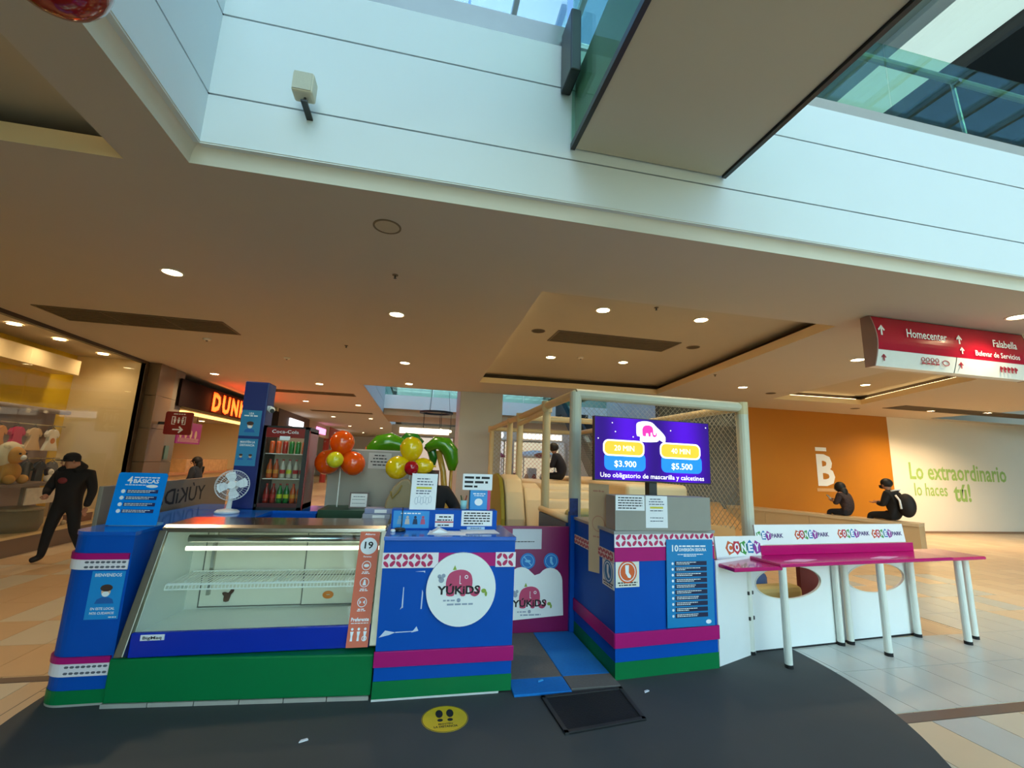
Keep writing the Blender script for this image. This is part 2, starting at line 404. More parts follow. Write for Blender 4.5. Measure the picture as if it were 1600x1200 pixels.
# upper ceiling right of the skylight over the gallery
M_upc = mat('upper_ceiling_grey', (176, 182, 172), .8)
M_lbox = mat('luminous_ceiling', (222, 246, 238), .7, emit=.6)
M_updk = mat('dark_ceiling_panel', (44, 46, 50), .7, var=.1, scale=3)
struct(MB().box(4.3, 5.85, 3.0, 12, 7.5, 7.6).build('ceiling_upper_grey', M_upc))
struct(MB().box(5.85, 6.05, 3.0, 12, 7.42, 7.6).build('trim_3', M_white))
lv = MB()
F_ = Fr((0, 3.0, 0), (1, 0, 0), (0, 0, 1))
arc = [(6.05+1.0*t, 7.5+.22*math.sin(PI*t)) for t in [i/10 for i in range(11)]]
lv.prism(F_, arc+[(7.05, 7.8), (6.05, 7.8)], -9, 0)
tag(lv.build('luminous_ceiling', M_lbox), 'glowing white vaulted strip in the ceiling of the upper gallery', 'ceiling light')
up = srt('ceiling_upper_dark', (10, 3, 7.3))
for i in range(5):
    for j in range(4): MB().box(7.08+2.4*i, 7.08+2.4*i+2.34, 3.0+2.3*j, 3.0+2.3*j+2.24, 7.3, 7.36).build('ceiling_panel', M_updk, up)
MB().box(7.08, 19, 3, 12.2, 7.36, 7.6).build('backing', M_black, up)

# ---- perimeter walls
struct(MB().box(-12, -3, -12.2, -12, 0, 9).box(17, 26, -12.2, -12, 0, 9).box(-3, 17, -12.2, -12, 0, .3).box(-3, 17, -12.2, -12, 8.5, 9).build('wall_rear', M_white))
gw = srt('added_rear_glazing', (7, -12.1, 4.4))  # unseen glazing added behind the camera so sky light reaches the counter fronts
for i in range(11): MB().box(-3.04+2*i, -2.96+2*i, -12.16, -12.04, .3, 8.5).build('mullion', M_mull, gw)
for z in (2.9, 5.7): MB().box(-3, 17, -12.14, -12.06, z-.04, z+.04).build('transom', M_mull, gw)
for i in range(10):
    for z in (.3, 2.94, 5.74): MB().box(-2.95+2*i, -1.05+2*i, -12.11, -12.09, z, z+2.55).build('glass_pane', G_sky, gw)
struct(MB().box(26, 26.2, -12, 42, 0, 9).build('wall_right', M_white))
struct(MB().box(-12, 26, 42, 42.2, 0, 9).build('wall_far', M_white))
struct(MB().box(-12.2, -12, -12, 42, 0, 9).build('wall_left', M_white))
struct(MB().box(16, 26, -12, 3, 8.6, 8.8).box(-12, -3.05, -12, 42, 8.6, 8.8).box(-3.05, 15.4, 7.05, 12, 8.6, 8.8).box(15.4, 26, 11, 12, 8.6, 8.8).box(24, 26, 3, 11, 8.6, 8.8).box(9, 26, 12, 42, 8.6, 8.8).box(-3.05, 9, 30, 42, 8.6, 8.8).build('ceiling_upper', M_white))

# ---- back wall on the right: grey, ochre and white sections
M_ochre = mat('ochre_wall_paint', (190, 118, 14), .45, var=.05, scale=1.5)
M_greyw = mat('dark_grey_wall', (92, 92, 88), .6, var=.06)
M_cw = mat('cream_wall', (240, 228, 208), .6, var=.03, scale=1)
struct(MB().box(6.5, 9.2, 11.0, 11.2, 0, Q).build('wall_back_grey', M_greyw))
wo = struct(MB().box(9.2, 14.33, 10.95, 11.2, 0, Q).build('wall_back_ochre', M_ochre))
ww = struct(MB().box(14.33, 26, 10.95, 11.2, 0, 4.6).build('wall_back_white', M_cw))
struct(MB().box(14.33, 26, 10.92, 10.95, 0, .06).build('baseboard_back', mat('baseboard_brown', (150, 118, 90), .5)))
FB = Fr((0, 10.95, 0))
lg = thing('wall_logo', 'white block letter B with a bar above on the ochre wall', 'logo', (11.8, 10.95, 1.3))
MB().text(FB, 'B', 11.86, 1.36, .86, width=.62, bold=.035, c0=.004).build('letter', M_pw, lg)
MB().fbox(FB, 11.54, 11.93, 2.33, 2.44, .002, .01).build('bar', M_pw, lg)
MB().fbox(FB, 11.5, 12.3, 1.16, 1.25, .002, .006).build('caption', mat('caption_tan', (206, 160, 110), .6), lg)
sl = thing('wall_slogan', 'pale green slogan lettering on the cream wall', 'lettering', (16.9, 10.95, 1))
M_lime = mat('lime_print', (166, 196, 104), .6)
MB().text(FB, 'Lo extraordinario', 14.98, 1.62, .5, width=4.0, bold=.02, c0=.004, align='L').text(FB, 'lo haces', 15.1, 1.12, .38, width=1.3, bold=.012, c0=.004, align='L').text(FB, 't\u00fa!', 16.65, .98, .52, width=.7, bold=.03, c0=.004, align='L').build('lettering', M_lime, sl)

# ---- grey column behind, seen above the counter
cm = MB().box(1.03, 2.19, 11.66, 12.8, 0, 5.2)
tag(cm.build('square_column', mat('column_grey', (196, 200, 204), .5, var=.05, scale=1), bevel=.02), 'wide plain grey column behind the balloons', 'column')

# ---- far second void: left fascia, bridge slab, far storeys
fv = srt('wall_far_void', (-1.55, 20, Q))
for z0, z1 in ((3.55, 4.0), (4.02, 4.6), (4.62, 5.1)):
    for i in range(4): MB().box(-1.62, -1.52, 11.74+4.5*i, 11.74+4.5*i+4.49, z0, z1).build('fascia_panel', M_fascia, fv)
MB().box(-1.62, 1.0, 11.70, 11.74, Q, 4.9).build('edge_panel', M_fascia, fv)
MB().box(2.2, 26, 11.70, 11.74, Q, 4.9).build('edge_panel', M_fascia, fv)
fs_ = thing('far_gallery', 'white upper gallery slab spanning far behind the balloons', 'gallery', (0, 19, 3.45))
MB().box(-1.5, 8.5, 19, 22.5, 3.45, 3.72).build('soffit', mat('far_soffit', (176, 146, 108), .7), fs_)
MB().box(-1.5, 8.5, 18.9, 19.0, 3.72, 4.3).build('fascia', M_fascia, fs_)
for i in range(5): MB().box(-1.5+2*i, .48+2*i, 18.92, 18.94, 4.3, 5.2).build('glass_pane', G_green, fs_)
MB().tube((-1.5, 18.95, 5.22), (8.5, 18.95, 5.22), .04).build('handrail', M_steel, fs_)
# ================================================================== CEILING FITTINGS
M_lens = mat('lamp_lens', (255, 226, 176), emit=26)
M_ringw = mat('lamp_trim', (236, 226, 206), .5)
def downlight(x, y, z, label, energy=55, color=(1, .76, .47), r=.09):
    t = thing('ceiling_downlight', label, 'ceiling light', (x, y, z), 'round recessed downlights in the mall ceiling')
    F = Fr((x, y, z), (1, 0, 0), (0, -1, 0))
    MB().ring(F, 0, 0, r+.018, .02, -.001, .008, n=20).build('trim_ring', M_ringw, t)
    MB().disc(F, 0, 0, r, c0=-.001, c1=.004, n=20).build('lens', M_lens, t)
    l = bpy.data.lights.new('lamp_beam', 'SPOT'); l.energy = energy; l.color = color; l.spot_size = math.radians(150); l.spot_blend = .8; l.shadow_soft_size = .07
    o = bpy.data.objects.new('lamp_beam', l); o.location = (0, 0, -.02); o.parent = t; col.objects.link(o)
    return t
ZT = Q+.24
DL = [(-2.66, 5.0, Q, 'large round downlight nearest the left gallery corner'), (-.39, 5.65, Q, 'round downlight above the balloons, nearest to the atrium'),
      (-.36, 8.61, Q, 'round downlight above the balloons, second from the atrium'), (-.32, 11.05, Q, 'round downlight above the balloons, at the edge of the far void'),
      (2.33, 5.3, ZT, 'front left downlight inside the large ceiling tray'), (3.79, 5.25, ZT, 'front right downlight inside the large ceiling tray'),
      (2.45, 8.1, ZT, 'back left downlight inside the large ceiling tray'), (3.95, 8.0, ZT, 'back right downlight inside the large ceiling tray'),
      (7.0, 8.34, Q, 'round downlight above the right end of the play frame'), (6.87, 5.59, Q, 'round downlight left of the red direction sign'),
      (10.1, 8.1, ZT, 'round downlight inside the small right ceiling tray'), (13.9, 9.42, Q, 'round downlight in front of the cream wall, beside the ochre edge'),
      (15.42, 9.07, Q, 'round downlight in front of the cream wall, farthest right'), (6.59, 3.47, Q, 'round downlight above the red direction sign at the picture edge'),
      (9.2, 4.94, Q, 'round downlight at the right end of the red direction sign'),
      (-2.62, 12.05, Q, 'corridor downlight just right of the blue pillar top'), (-2.2, 16.5, Q, 'corridor downlight beside the far void edge, first of its row'),
      (-3.9, 16.2, Q, 'corridor downlight above the drinks fridge, nearest the sign shop'), (-2.3, 22, Q, 'corridor downlight beside the far void edge, second of its row'),
      (-4.0, 22, Q, 'corridor downlight above the drinks fridge, second of its row'), (-2.3, 28.5, Q, 'corridor downlight beside the far void edge, third of its row'),
      (-4.1, 28, Q, 'corridor downlight far down the corridor, left row'), (-2.4, 35, Q, 'corridor downlight far down the corridor, last of the right row'), (-4.1, 35, Q, 'corridor downlight far down the corridor, last of the left row'),
      (-4.9, 11.6, Q, 'corridor downlight in front of the lit red letters')]
for x, y, z, lb in DL: downlight(x, y, z, lb, energy=(75 if y < 12 and -1 < x < 8 else 480 if x > 13 else 190 if x > 8 else 165))
# air grilles
M_grill = mat('grille_brown', (96, 82, 60), .7, var=.1)
M_slat = mat('grille_slat', (118, 102, 78), .6)
def grille(x0, x1, y0, y1, z, label, ns=8, nd=2):
    t = thing('air_grille', label, 'air vent', ((x0+x1)/2, (y0+y1)/2, z), 'long air grilles in the ceiling')
    MB().box(x0, x1, y0, y1, z-.004, z-.001).build('backing', M_grill, t)
    for i in range(ns):
        y = y0+(y1-y0)*(i+.5)/ns; MB().box(x0, x1, y-.006, y+.006, z-.012, z-.004).build('slat', M_slat, t)
    for i in range(1, nd+1):
        x = x0+(x1-x0)*i/(nd+1); MB().box(x-.012, x+.012, y0, y1, z-.014, z-.004).build('divider', M_slat, t)
    mb = MB()
    for a in ((x0-.03, x1+.03, y0-.03, y0), (x0-.03, x1+.03, y1, y1+.03), (x0-.03, x0, y0, y1), (x1, x1+.03, y0, y1)): mb.box(*a, z-.012, z-.001)
    mb.build('frame', M_slat, t)
grille(-5.15, -2.9, 6.82, 7.44, Q, 'long brown air grille above the toy shop and blue sign')
grille(2.07, 4.17, 6.38, 6.95, ZT, 'brown air grille inside the large ceiling tray', nd=0)
grille(12.4, 17.5, 8.95, 9.5, Q, 'long grey air grille in front of the cream wall', nd=3)
grille(-4.4, -2.0, 13.6, 14.1, Q, 'air grille in the far corridor ceiling, nearest the lit red letters', ns=5)
grille(-4.4, -2.0, 19.2, 19.6, Q, 'air grille in the far corridor ceiling, above the orange balloons', ns=5)
M_cspk = mat('speaker_grille', (84, 74, 58), .8)
def cspeaker(x, y, z, r, label, m=None):
    F = Fr((x, y, z), (1, 0, 0), (0, -1, 0)); t = thing('ceiling_speaker', label, 'ceiling speaker', (x, y, z), 'round ceiling speakers')
    MB().disc(F, 0, 0, r, c0=-.001, c1=.003).build('grille', m or M_cspk, t); MB().ring(F, 0, 0, r+.012, .015, -.001, .006).build('rim', M_slat, t)
cspeaker(-3.62, 3.93, Q, .10, 'dark round ceiling speaker at the far left below the left tray')
cspeaker(-.37, 3.42, Q, .10, 'pale round ceiling speaker under the front atrium edge', mat('pale_speaker', (196, 182, 156), .8))
cspeaker(1.75, 6.5, ZT, .1, 'round ceiling speaker at the left end of the tray grille')
cspeaker(4.55, 6.55, ZT, .1, 'round ceiling speaker at the right end of the tray grille')
cspeaker(8.1, 8.75, Q, .1, 'round ceiling speaker above the ochre wall edge')
cspeaker(11.9, 9.9, Q, .1, 'round ceiling speaker above the letter B')
def sprinkler(x, y, z, label):
    t = thing('sprinkler_head', label, 'sprinkler', (x, y, z), 'small sprinkler heads')
    F = Fr((x, y, z), (1, 0, 0), (0, -1, 0)); MB().disc(F, 0, 0, .03, c0=-.001, c1=.006, n=14).build('escutcheon', M_slat, t)
    MB().tube((x, y, z), (x, y, z-.035), .008).build('nozzle', M_dsteel, t); MB().disc(F, 0, 0, .016, c0=.035, c1=.038, n=10).build('deflector', M_dsteel, t)
for px in ((-.35, 4.38, Q, 'sprinkler head in front of the downlight above the balloons'), (2.95, 5.0, ZT, 'sprinkler head inside the large ceiling tray'),
           (-1.3, 7.6, Q, 'sprinkler head left of the downlight row above the balloons'), (5.6, 7.4, Q, 'sprinkler head right of the large ceiling tray')): sprinkler(*px)
def smoke(x, y, z, label):
    t = thing('smoke_detector', label, 'smoke detector', (x, y, z), 'round smoke detectors')
    MB().lathe((x, y, z), [(.06, 0), (.06, -.015), (.045, -.03), (.02, -.035)]).build('body', M_ringw, t, smooth=True); MB().lathe((x, y, z-.034), [(.018, 0), (.014, -.012)]).build('sensor', M_dsteel, t)
smoke(-3.55, 7.95, Q, 'smoke detector behind the long left grille'); smoke(3.0, 7.9, ZT, 'smoke detector between the back tray downlights'); smoke(-2.6, 9.0, Q, 'smoke detector above the blue pillar')

# loudspeaker on the fascia
ls = thing('wall_loudspeaker', 'cream box loudspeaker on the white atrium fascia', 'loudspeaker', (-.89, 2.87, 3.9))
M_ls = mat('cream_plastic', (222, 216, 190), .5)
MB().box(-.955, -.825, 2.66, 2.77, 3.94, 4.085).build('cabinet', M_ls, ls, bevel=.015)
MB().box(-.945, -.835, 2.656, 2.661, 3.95, 4.075).build('grille', mat('cream_mesh', (208, 204, 182), .8, bump=.5, scale=120), ls)
MB().tube((-.88, 2.72, 3.945), (-.88, 2.72, 3.915), .008).box(-.90, -.86, 2.70, 2.87, 3.90, 3.912).build('bracket', M_dsteel, ls)
# red hanging ornament over the left ceiling edge
rb = thing('hanging_bauble', 'glossy red bauble hanging at the top left corner', 'ornament', (-1.15, 1.32, 2.91))
MB().ball((-1.15, 1.32, 3.05), .136, n=28, m=18).build('ball', mat('red_gloss', (150, 14, 16), .08, coat=.6), rb, smooth=True)
MB().lathe((-1.15, 1.32, 3.18), [(.04, 0), (.04, .05), (.015, .06)]).build('cap', mat('gold_cap', (212, 160, 60), .3, metal=1), rb)
MB().tube((-1.15, 1.32, 3.24), (-1.15, 1.32, 8.62), .004, n=6).build('string', M_dsteel, rb)

# red hanging direction sign
SY = 3.97
rs = thing('direction_sign', 'red and white hanging direction sign under the ceiling at right', 'sign', (6.2, SY, 2.9))
M_rsign = mat('sign_red', (176, 4, 40), .25, coat=.3); M_wsign = mat('sign_white', (228, 230, 226), .3)
def sprof(z): return SY-.05-.06*math.sin(max(0, min(1, (z-2.9)/.6))*PI)
mb = MB(); mw = MB(); N = 10
for (m_, za, zb) in ((mb, 3.085, 3.49), (mw, 2.90, 3.083)):
    zs = [za+(zb-za)*i/N for i in range(N+1)]
    m_.prism(Fr((5.06, 0, 0), (0, 1, 0), (0, 0, 1)), [(sprof(z), z) for z in zs]+[(SY+.05, zb), (SY+.05, za)], 0, 2.37)
mb.build('red_panel', M_rsign, rs); mw.build('white_panel', M_wsign, rs)
for x_ in (5.045, 7.43): MB().prism(Fr((x_, 0, 0), (0, 1, 0), (0, 0, 1)), [(sprof(2.9+.06*i)-.006, 2.895+.06*i) for i in range(11)]+[(SY+.055, 3.495), (SY+.055, 2.895)], 0, .015).build('end_cap', mat('sign_cap', (150, 120, 110), .4), rs)
MB().prism(Fr((6.22, 0, 0), (0, 1, 0), (0, 0, 1)), [(sprof(2.9+.0185*i)-.003, 2.9+.0185*i) for i in range(11)]+[(SY, 3.085), (SY, 2.9)], 0, .008).build('divider', M_dsteel, rs)
def FSg(z, e=.006): return Fr((0, sprof(z)-e, 0))
def arrow(mb, F, a, b, h, c=.0):
    mb.fbox(F, a-h*.09, a+h*.09, b, b+h*.8, c, c+.003)
    mb.prism(F, [(a, b+h), (a-h*.4, b+h*.55), (a-h*.3, b+h*.43), (a, b+h*.76), (a+h*.3, b+h*.43), (a+h*.4, b+h*.55)], c, c+.003)
mb = MB()
for x, z, h in ((5.13, 3.255, .12), (6.29, 3.255, .11), (6.30, 3.13, .085)): arrow(mb, FSg(z+.05), x, z, h)
mb.text(FSg(3.26, .012), 'Homecenter', 5.48, 3.26, .10, width=.60, align='L', bold=.008)
mb.text(FSg(3.26, .012), 'Falabella', 6.81, 3.265, .09, width=.39, align='L', bold=.008).text(FSg(3.15, .012), 'Bulevar de Servicios', 6.50, 3.13, .065, width=.72, align='L', bold=.008)
mb.build('lettering', M_pw, rs)
mb = MB()
for x in (5.15, 6.30): arrow(mb, FSg(3.0), x, 2.955, .085)
FW = FSg(2.99, .012)
for i in range(4): mb.ring(FW, 5.72+.07*i, 3.02, .028, .008, 0, .003, n=12); mb.fbox(FW, 5.695+.07*i, 5.745+.07*i, 2.965, 2.985, 0, .003)
mb.ring(FW, 6.06, 3.0, .055, .01, 0, .003, n=16, rb=.035)
for i in range(5): mb.fbox(FW, 6.92+.06*i, 6.938+.06*i, 2.96, 3.035, 0, .003); mb.disc(FW, 6.948+.06*i, 3.01, .017, c0=0, c1=.003, n=8)
mb.build('pictograms', mat('sign_print_red', (158, 20, 46), .5), rs)
for x_ in (5.4, 7.1): MB().tube((x_, SY+.03, Q), (x_, SY+.03, 3.45), .012).build('hanger', M_dsteel, rs)
# ================================================================== THE STAND (counters, cooler, gate)
M_leafw = mat('band_white', (236, 228, 232), .5, var=.02)
M_leaf = mat('leaf_pink', (190, 40, 92), .6)
M_motif = mat('motif_grey', (92, 92, 104), .6)
M_kick = mat('kick_strip', (170, 166, 156), .6, var=.15)
M_pink = mat('logo_pink', (196, 62, 104), .5); M_lgreen = mat('logo_green', (140, 168, 60), .5); M_lgrey = mat('logo_bluegrey', (150, 160, 178), .5)
def leaves(F, a0, a1, b0, b1, root, m=None, bg=None, step=None):
    h = b1-b0
    MB().fbox(F, a0, a1, b0, b1, 0, .004).build('printed_band', bg or M_leafw, root)
    mb = MB(); st = step or h*.42; i = 0; x = a0+st*.6
    while x < a1-st*.4:
        for r in (0, 1):
            sg = 1 if (i+r) % 2 else -1; y = b0+h*(.27+.46*r)
            pts = []
            for k in range(10):
                t = 2*PI*k/10; u, v = .24*h*math.cos(t)*(1+.15*math.cos(t)), .13*h*math.sin(t)
                ca = math.cos(sg*.85); sa = math.sin(sg*.85); pts.append((x+u*ca-v*sa, y+u*sa+v*ca))
            mb.prism(F, pts, .004, .0048)
        x += st; i += 1
    mb.build('leaf_print', m or M_leaf, root)
def spline(pts, n=6):
    out = []; N = len(pts)
    for i in range(N):
        p0, p1, p2, p3 = [V(pts[(i+k-1)%N]) for k in range(4)]
        for j in range(n):
            t = j/n; out.append(tuple(.5*((2*p1)+(p2-p0)*t+(2*p0-5*p1+4*p2-p3)*t*t+(3*p1-p0-3*p2+p3)*t**3)))
    return out
ELE = spline([(-.62, -.42), (-.66, .05), (-.5, .45), (-.1, .62), (.3, .6), (.58, .42), (.68, .1), (.68, -.25), (.78, -.42), (.95, -.40), (1.0, -.2), (1.1, -.22), (1.06, -.52), (.84, -.66), (.6, -.55), (.5, -.2), (.36, -.2), (.34, -.6), (.1, -.6), (.06, -.3), (-.2, -.3), (-.24, -.6), (-.58, -.6)], 3)
def logo(F, cx, cy, s, root):
    MB().prism(F, [(cx+x*s, cy+y*s+.1*s) for x, y in ELE], .001, .0022).build('elephant_emblem', M_pink, root)
    MB().ring(F, cx+.36*s, cy+.38*s, .09*s, .035*s, .0022, .003, n=14).fbox(F, cx+.02*s, cx+.05*s, cy+.08*s, cy+.45*s, .0022, .003).fbox(F, cx+.02*s, cx+.12*s, cy+.05*s, cy+.08*s, .0022, .003).build('eye_and_ear', M_pw, root)
    mb = MB(); mb.text(F, 'Y\u00daKiDS', cx, cy-.42*s, .38*s, width=2.15*s, bold=.03, c0=.003)
    mb.build('lettering', M_ink, root)
    mb = MB(); mb.disc(F, cx-.9*s, cy+.25*s, .14*s, c0=.001, c1=.002, n=12).disc(F, cx-1.0*s, cy+.42*s, .1*s, c0=.001, c1=.002, n=12).disc(F, cx-.8*s, cy+.45*s, .1*s, c0=.001, c1=.002, n=12).disc(F, cx+.02*s, cy-.72*s, .1*s, c0=.001, c1=.002, n=12)
    words(mb, F, cx-.75*s, cx-.15*s, cy-.76*s, .07*s); words(mb, F, cx-.55*s, cx+.75*s, cy-.95*s, .08*s); mb.build('small_print', M_lgrey, root)
    MB().prism(F, [(cx-.35*s, cy+.72*s), (cx-.25*s, cy+.95*s), (cx-.15*s, cy+.72*s)], .001, .002).disc(F, cx+1.28*s, cy-.3*s, .13*s, .1*s, .001, .002, 12).disc(F, cx+1.4*s, cy-.45*s, .06*s, .12*s, .001, .002, 12).build('green_marks', M_lgreen, root)
def scuffs(F, items, root):
    mb = MB()
    for pts in items: mb.prism(F, pts, 0, .0008)
    mb.build('scuff_marks', mat('bare_primer', (206, 216, 232), .7), root)
def head_icon(F, cx, cy, s, root, mask=True):
    MB().disc(F, cx, cy-.02*s, .30*s, .36*s, .001, .0018, 16).build('icon_face', mat('icon_skin', (232, 186, 150), .7), root)
    mb = MB(); mb.disc(F, cx, cy+.25*s, .40*s, .25*s, .0018, .0026, 16); mb.build('icon_hair', mat('icon_hair', (70, 44, 36), .7), root)
    MB().prism(F, [(cx-.62*s, cy-.85*s), (cx-.5*s, cy-.55*s), (cx-.2*s, cy-.4*s), (cx+.2*s, cy-.4*s), (cx+.5*s, cy-.55*s), (cx+.62*s, cy-.85*s)], .001, .0018).build('icon_shoulders', mat('icon_blue', (20, 96, 170), .6), root)
    if mask: MB().disc(F, cx, cy-.18*s, .24*s, .18*s, .0018, .0026, 14).build('icon_mask', M_pw, root)

# ---- left counter (L-shaped, rounded front corner)
lc = thing('blue_counter', 'blue counter with rounded end left of the glass cooler', 'counter', (-2.0, 4.4, 0))
FZ = Fr((0, 0, 0), (1, 0, 0), (0, 1, 0))
def lfoot(e=0):
    arc = [(-2.13-(.14+e)*math.sin(t), 3.79-(.14+e)*math.cos(t)) for t in [PI/2*i/8 for i in range(9)]]
    return [(-1.87+e*.3, 3.65-e)]+arc+[(-2.27-e, 5.0), (-1.87+e*.3, 5.0)]
MB().prism(FZ, lfoot(), .1, 1.06).build('body', M_blue, lc)
MB().prism(FZ, lfoot(.004), 0.02, .1).build('green_base', M_green, lc)
MB().prism(FZ, lfoot(.002), 0, .02).build('kick_strip', M_kick, lc)
MB().prism(FZ, lfoot(.006), 1.06, 1.085).build('top', mat('blue_top', (20, 92, 190), .12), lc)
def band(z0, z1, e, m, name):
    arc = [(-2.13-(.14+e)*math.sin(t), 3.79-(.14+e)*math.cos(t)) for t in [PI/2*i/8 for i in range(9)]]
    out = [(-1.88, 3.65-e)]+arc+[(-2.27-e, 3.95)]
    inn = [(-1.88, 3.652)]+[(-2.13-.138*math.sin(t), 3.79-.138*math.cos(t)) for t in [PI/2*i/8 for i in range(9)]]+[(-2.268, 3.95)]
    MB().prism(FZ, out+inn[::-1], z0, z1).build(name, m, lc)
band(.905, .945, .014, M_mag, 'magenta_band'); band(.84, .905, .010, M_leafw, 'white_band')
band(.262, .30, .014, M_mag, 'magenta_band'); band(.185, .262, .010, M_leafw, 'white_band')
F = Fr((0, 3.64, 0)); mb = MB()
for i in range(8):
    for z in (.857, .888): mb.prism(F, [(-2.12+.031*i+.014*math.cos(t), z+.008*math.sin(t)) for t in (0, 1.05, 2.1, 3.14, 4.2, 5.2)], .0005, .0015)
    for z in (.205, .242): mb.prism(F, [(-2.12+.031*i+.014*math.cos(t), z+.008*math.sin(t)) for t in (0, 1.05, 2.1, 3.14, 4.2, 5.2)], .0005, .0015)
mb.build('motif_print', M_motif, lc)

# welcome poster on the left counter
pw = thing('welcome_poster', 'sky blue BIENVENIDOS poster with masked face on the rounded counter', 'poster', (-1.98, 3.648, .52))
F = Fr((0, 3.6475, 0)); MB().fbox(F, -2.08, -1.885, .525, .83, 0, .002).build('sheet', M_sky, pw)
F = Fr((0, 3.6455, 0)); head_icon(F, -1.98, .70, .09, pw)
mb = MB(); mb.text(F, 'BIENVENIDOS', -1.982, .795, .02, width=.155, bold=.02).text(F, 'EN ESTE LOCAL', -1.982, .585, .015, width=.14, bold=.02).text(F, 'NOS CUIDAMOS', -1.982, .557, .015, width=.14, bold=.02)
words(mb, F, -1.94, -1.895, .535, .006); mb.build('lettering', M_pw, pw)

# standing sign: 4 basicas
pb = thing('recommendations_sign', 'bright blue standing sign with four basic recommendations on the left counter', 'sign', (-2.05, 3.95, 1.085))
F = Fr((-2.215, 3.92, 1.09), (1, 0, 0), (0, .13, 1))
rr = [(0, 0), (.33, 0), (.33, .37), (.318, .385), (.012, .385), (0, .373)]
MB().prism(F, rr, -.006, 0).build('panel', mat('sign_azure', (0, 138, 232), .25), pb)
MB().box(-2.2, -1.9, 3.93, 4.05, 1.085, 1.095).build('foot', mat('clear_acrylic', (120, 180, 210), .15), pb)
mb = MB(); mb.text(F, '4', .085, .305, .05, width=.034, bold=.03).text(F, 'B\u00c1SICAS', .195, .308, .028, width=.17, bold=.03)
words(mb, F, .11, .28, .345, .008); words(mb, F, .06, .2, .29, .006); mb.disc(F, .24, .285, .04, .012, .001, .002, 14)
for i in range(4):
    y = .245-.048*i; mb.disc(F, .058, y, .014, None, .001, .002, 12); 
    words(mb, F, .088, .27, y+.003, .005, .003); words(mb, F, .088, .24, y-.008, .005, .003)
mb.build('lettering', M_pw, pb)
mb = MB()
for i in range(4): y = .245-.048*i; mb.fbox(F, .08, .29, y-.013, y+.013, .001, .002)
mb.build('text_bars', M_navy, pb)

# board with mirrored letters behind the left counter
yb = thing('letter_board', 'taupe board with reversed dark letters standing behind the left counter', 'board', (-2.33, 5.2, 0))
M_taupe = mat('taupe_board', (128, 114, 98), .5, var=.05)
MB().box(-2.36, -2.33, 4.02, 6.35, 0, 1.36).build('panel', M_taupe, yb, bevel=.004)
FX = Fr((-2.33, 0, 0), (0, 1, 0), (0, 0, 1))
MB().text(FX, 'Y\u00daKiDS', 5.25, 1.13, .15, width=.95, bold=.01, mirror=True).build('lettering', M_ink, yb)

# ---- cooler base and display cooler
gb2 = thing('cooler_plinth', 'green plinth under the glass display cooler', 'plinth', (-1.0, 3.9, 0))
gp = [(-1.866, 3.6), (-.195, 3.475), (-.195, 4.3), (-1.866, 4.3)]
MB().prism(FZ, gp, .03, .295).build('body', M_green, gb2, bevel=.012)
for i in range(6):
    x0 = -1.87+.278*i; y0 = 3.6-(x0+1.87)*.0749; x1 = x0+.272; y1 = 3.6-(x1+1.87)*.0749
    MB().prism(FZ, [(x0, y0-.004), (x1, y1-.004), (x1, 4.2), (x0, 4.2)], 0, .03).build('kick_strip', M_kick, gb2)
dc = thing('display_cooler', 'steel and glass display cooler with an empty wire shelf', 'display cooler', (-1.0, 3.95, .295))
GY0, GZ0, GY1, GZ1 = 3.60, .45, 3.84, 1.055
FG = Fr((0, GY0, GZ0), (1, 0, 0), (0, GY1-GY0, GZ1-GZ0)); GL = math.hypot(GY1-GY0, GZ1-GZ0)
XL, XR = -1.80, -.20
M_int = mat('cooler_lining', (226, 232, 222), .35, var=.04)
MB().box(XL+.04, XR-.04, 3.585, 3.62, .30, .45).build('front_panel', mat('cooler_blue', (0, 44, 170), .25), dc, bevel=.006)
MB().box(XL+.02, XR-.02, 4.28, 4.31, .30, 1.06).build('back_wall', mat('cooler_back', (206, 206, 190), .4), dc)
M_dedge = mat('door_edge', (96, 96, 88), .5)
for x0, x1, y in ((-1.66, -.86, 4.268), (-.875, -.25, 4.255)):
    d_ = MB().box(x0, x1, y, y+.012, .40, .985).build('sliding_door', mat('cooler_door', (214, 212, 194), .35), dc, bevel=.004)
    for a0, a1, z0, z1 in ((x0, x0+.008, .40, .985), (x0, x1, .40, .408), (x0, x1, .64, .646)): MB().box(a0, a1, y-.003, y, z0, z1).build('edge_trim', M_dedge, d_)
for s_, x in ((1, XL), (-1, XR)):
    side = [(3.60, .36), (4.28, .36), (4.28, 1.05), (3.85, 1.05)]
    MB().prism(Fr((x+s_*.03, 0, 0), (0, 1, 0), (0, 0, 1)), side, -.012, .012).build('side_panel', M_int, dc)
    F = Fr((x+s_*.012, GY0-.055, GZ0-.13), (1, 0, 0), (0, GY1-GY0, GZ1-GZ0))
    MB().fbox(F, -.028, .028, 0, GL+.15, -.05, .012).build('corner_post', mat('worn_steel', (150, 144, 128), .42, metal=1, var=.15, scale=12), dc, bevel=.006)
FC = Fr((0, 0, 0), (0, 1, 0), (0, 0, 1))
MB().prism(Fr((XL+.03, 0, 0), (0, 1, 0), (0, 0, 1)), [(3.62, .43), (4.28, .385), (4.28, .34), (3.62, .34)], 0, XR-XL-.06).build('tray_floor', M_int, dc)
MB().prism(Fr((XL, 0, 0), (0, 1, 0), (0, 0, 1)), [(3.83, 1.055), (3.83, 1.085), (3.87, 1.105), (4.32, 1.105), (4.32, 1.055)], 0, XR-XL).build('top_deck', M_steel, dc, bevel=.004)
MB().tube((XL+.15, 3.93, .995), (XR-.05, 3.93, .995), .028, n=14).build('lamp_housing', M_steel, dc, smooth=True)
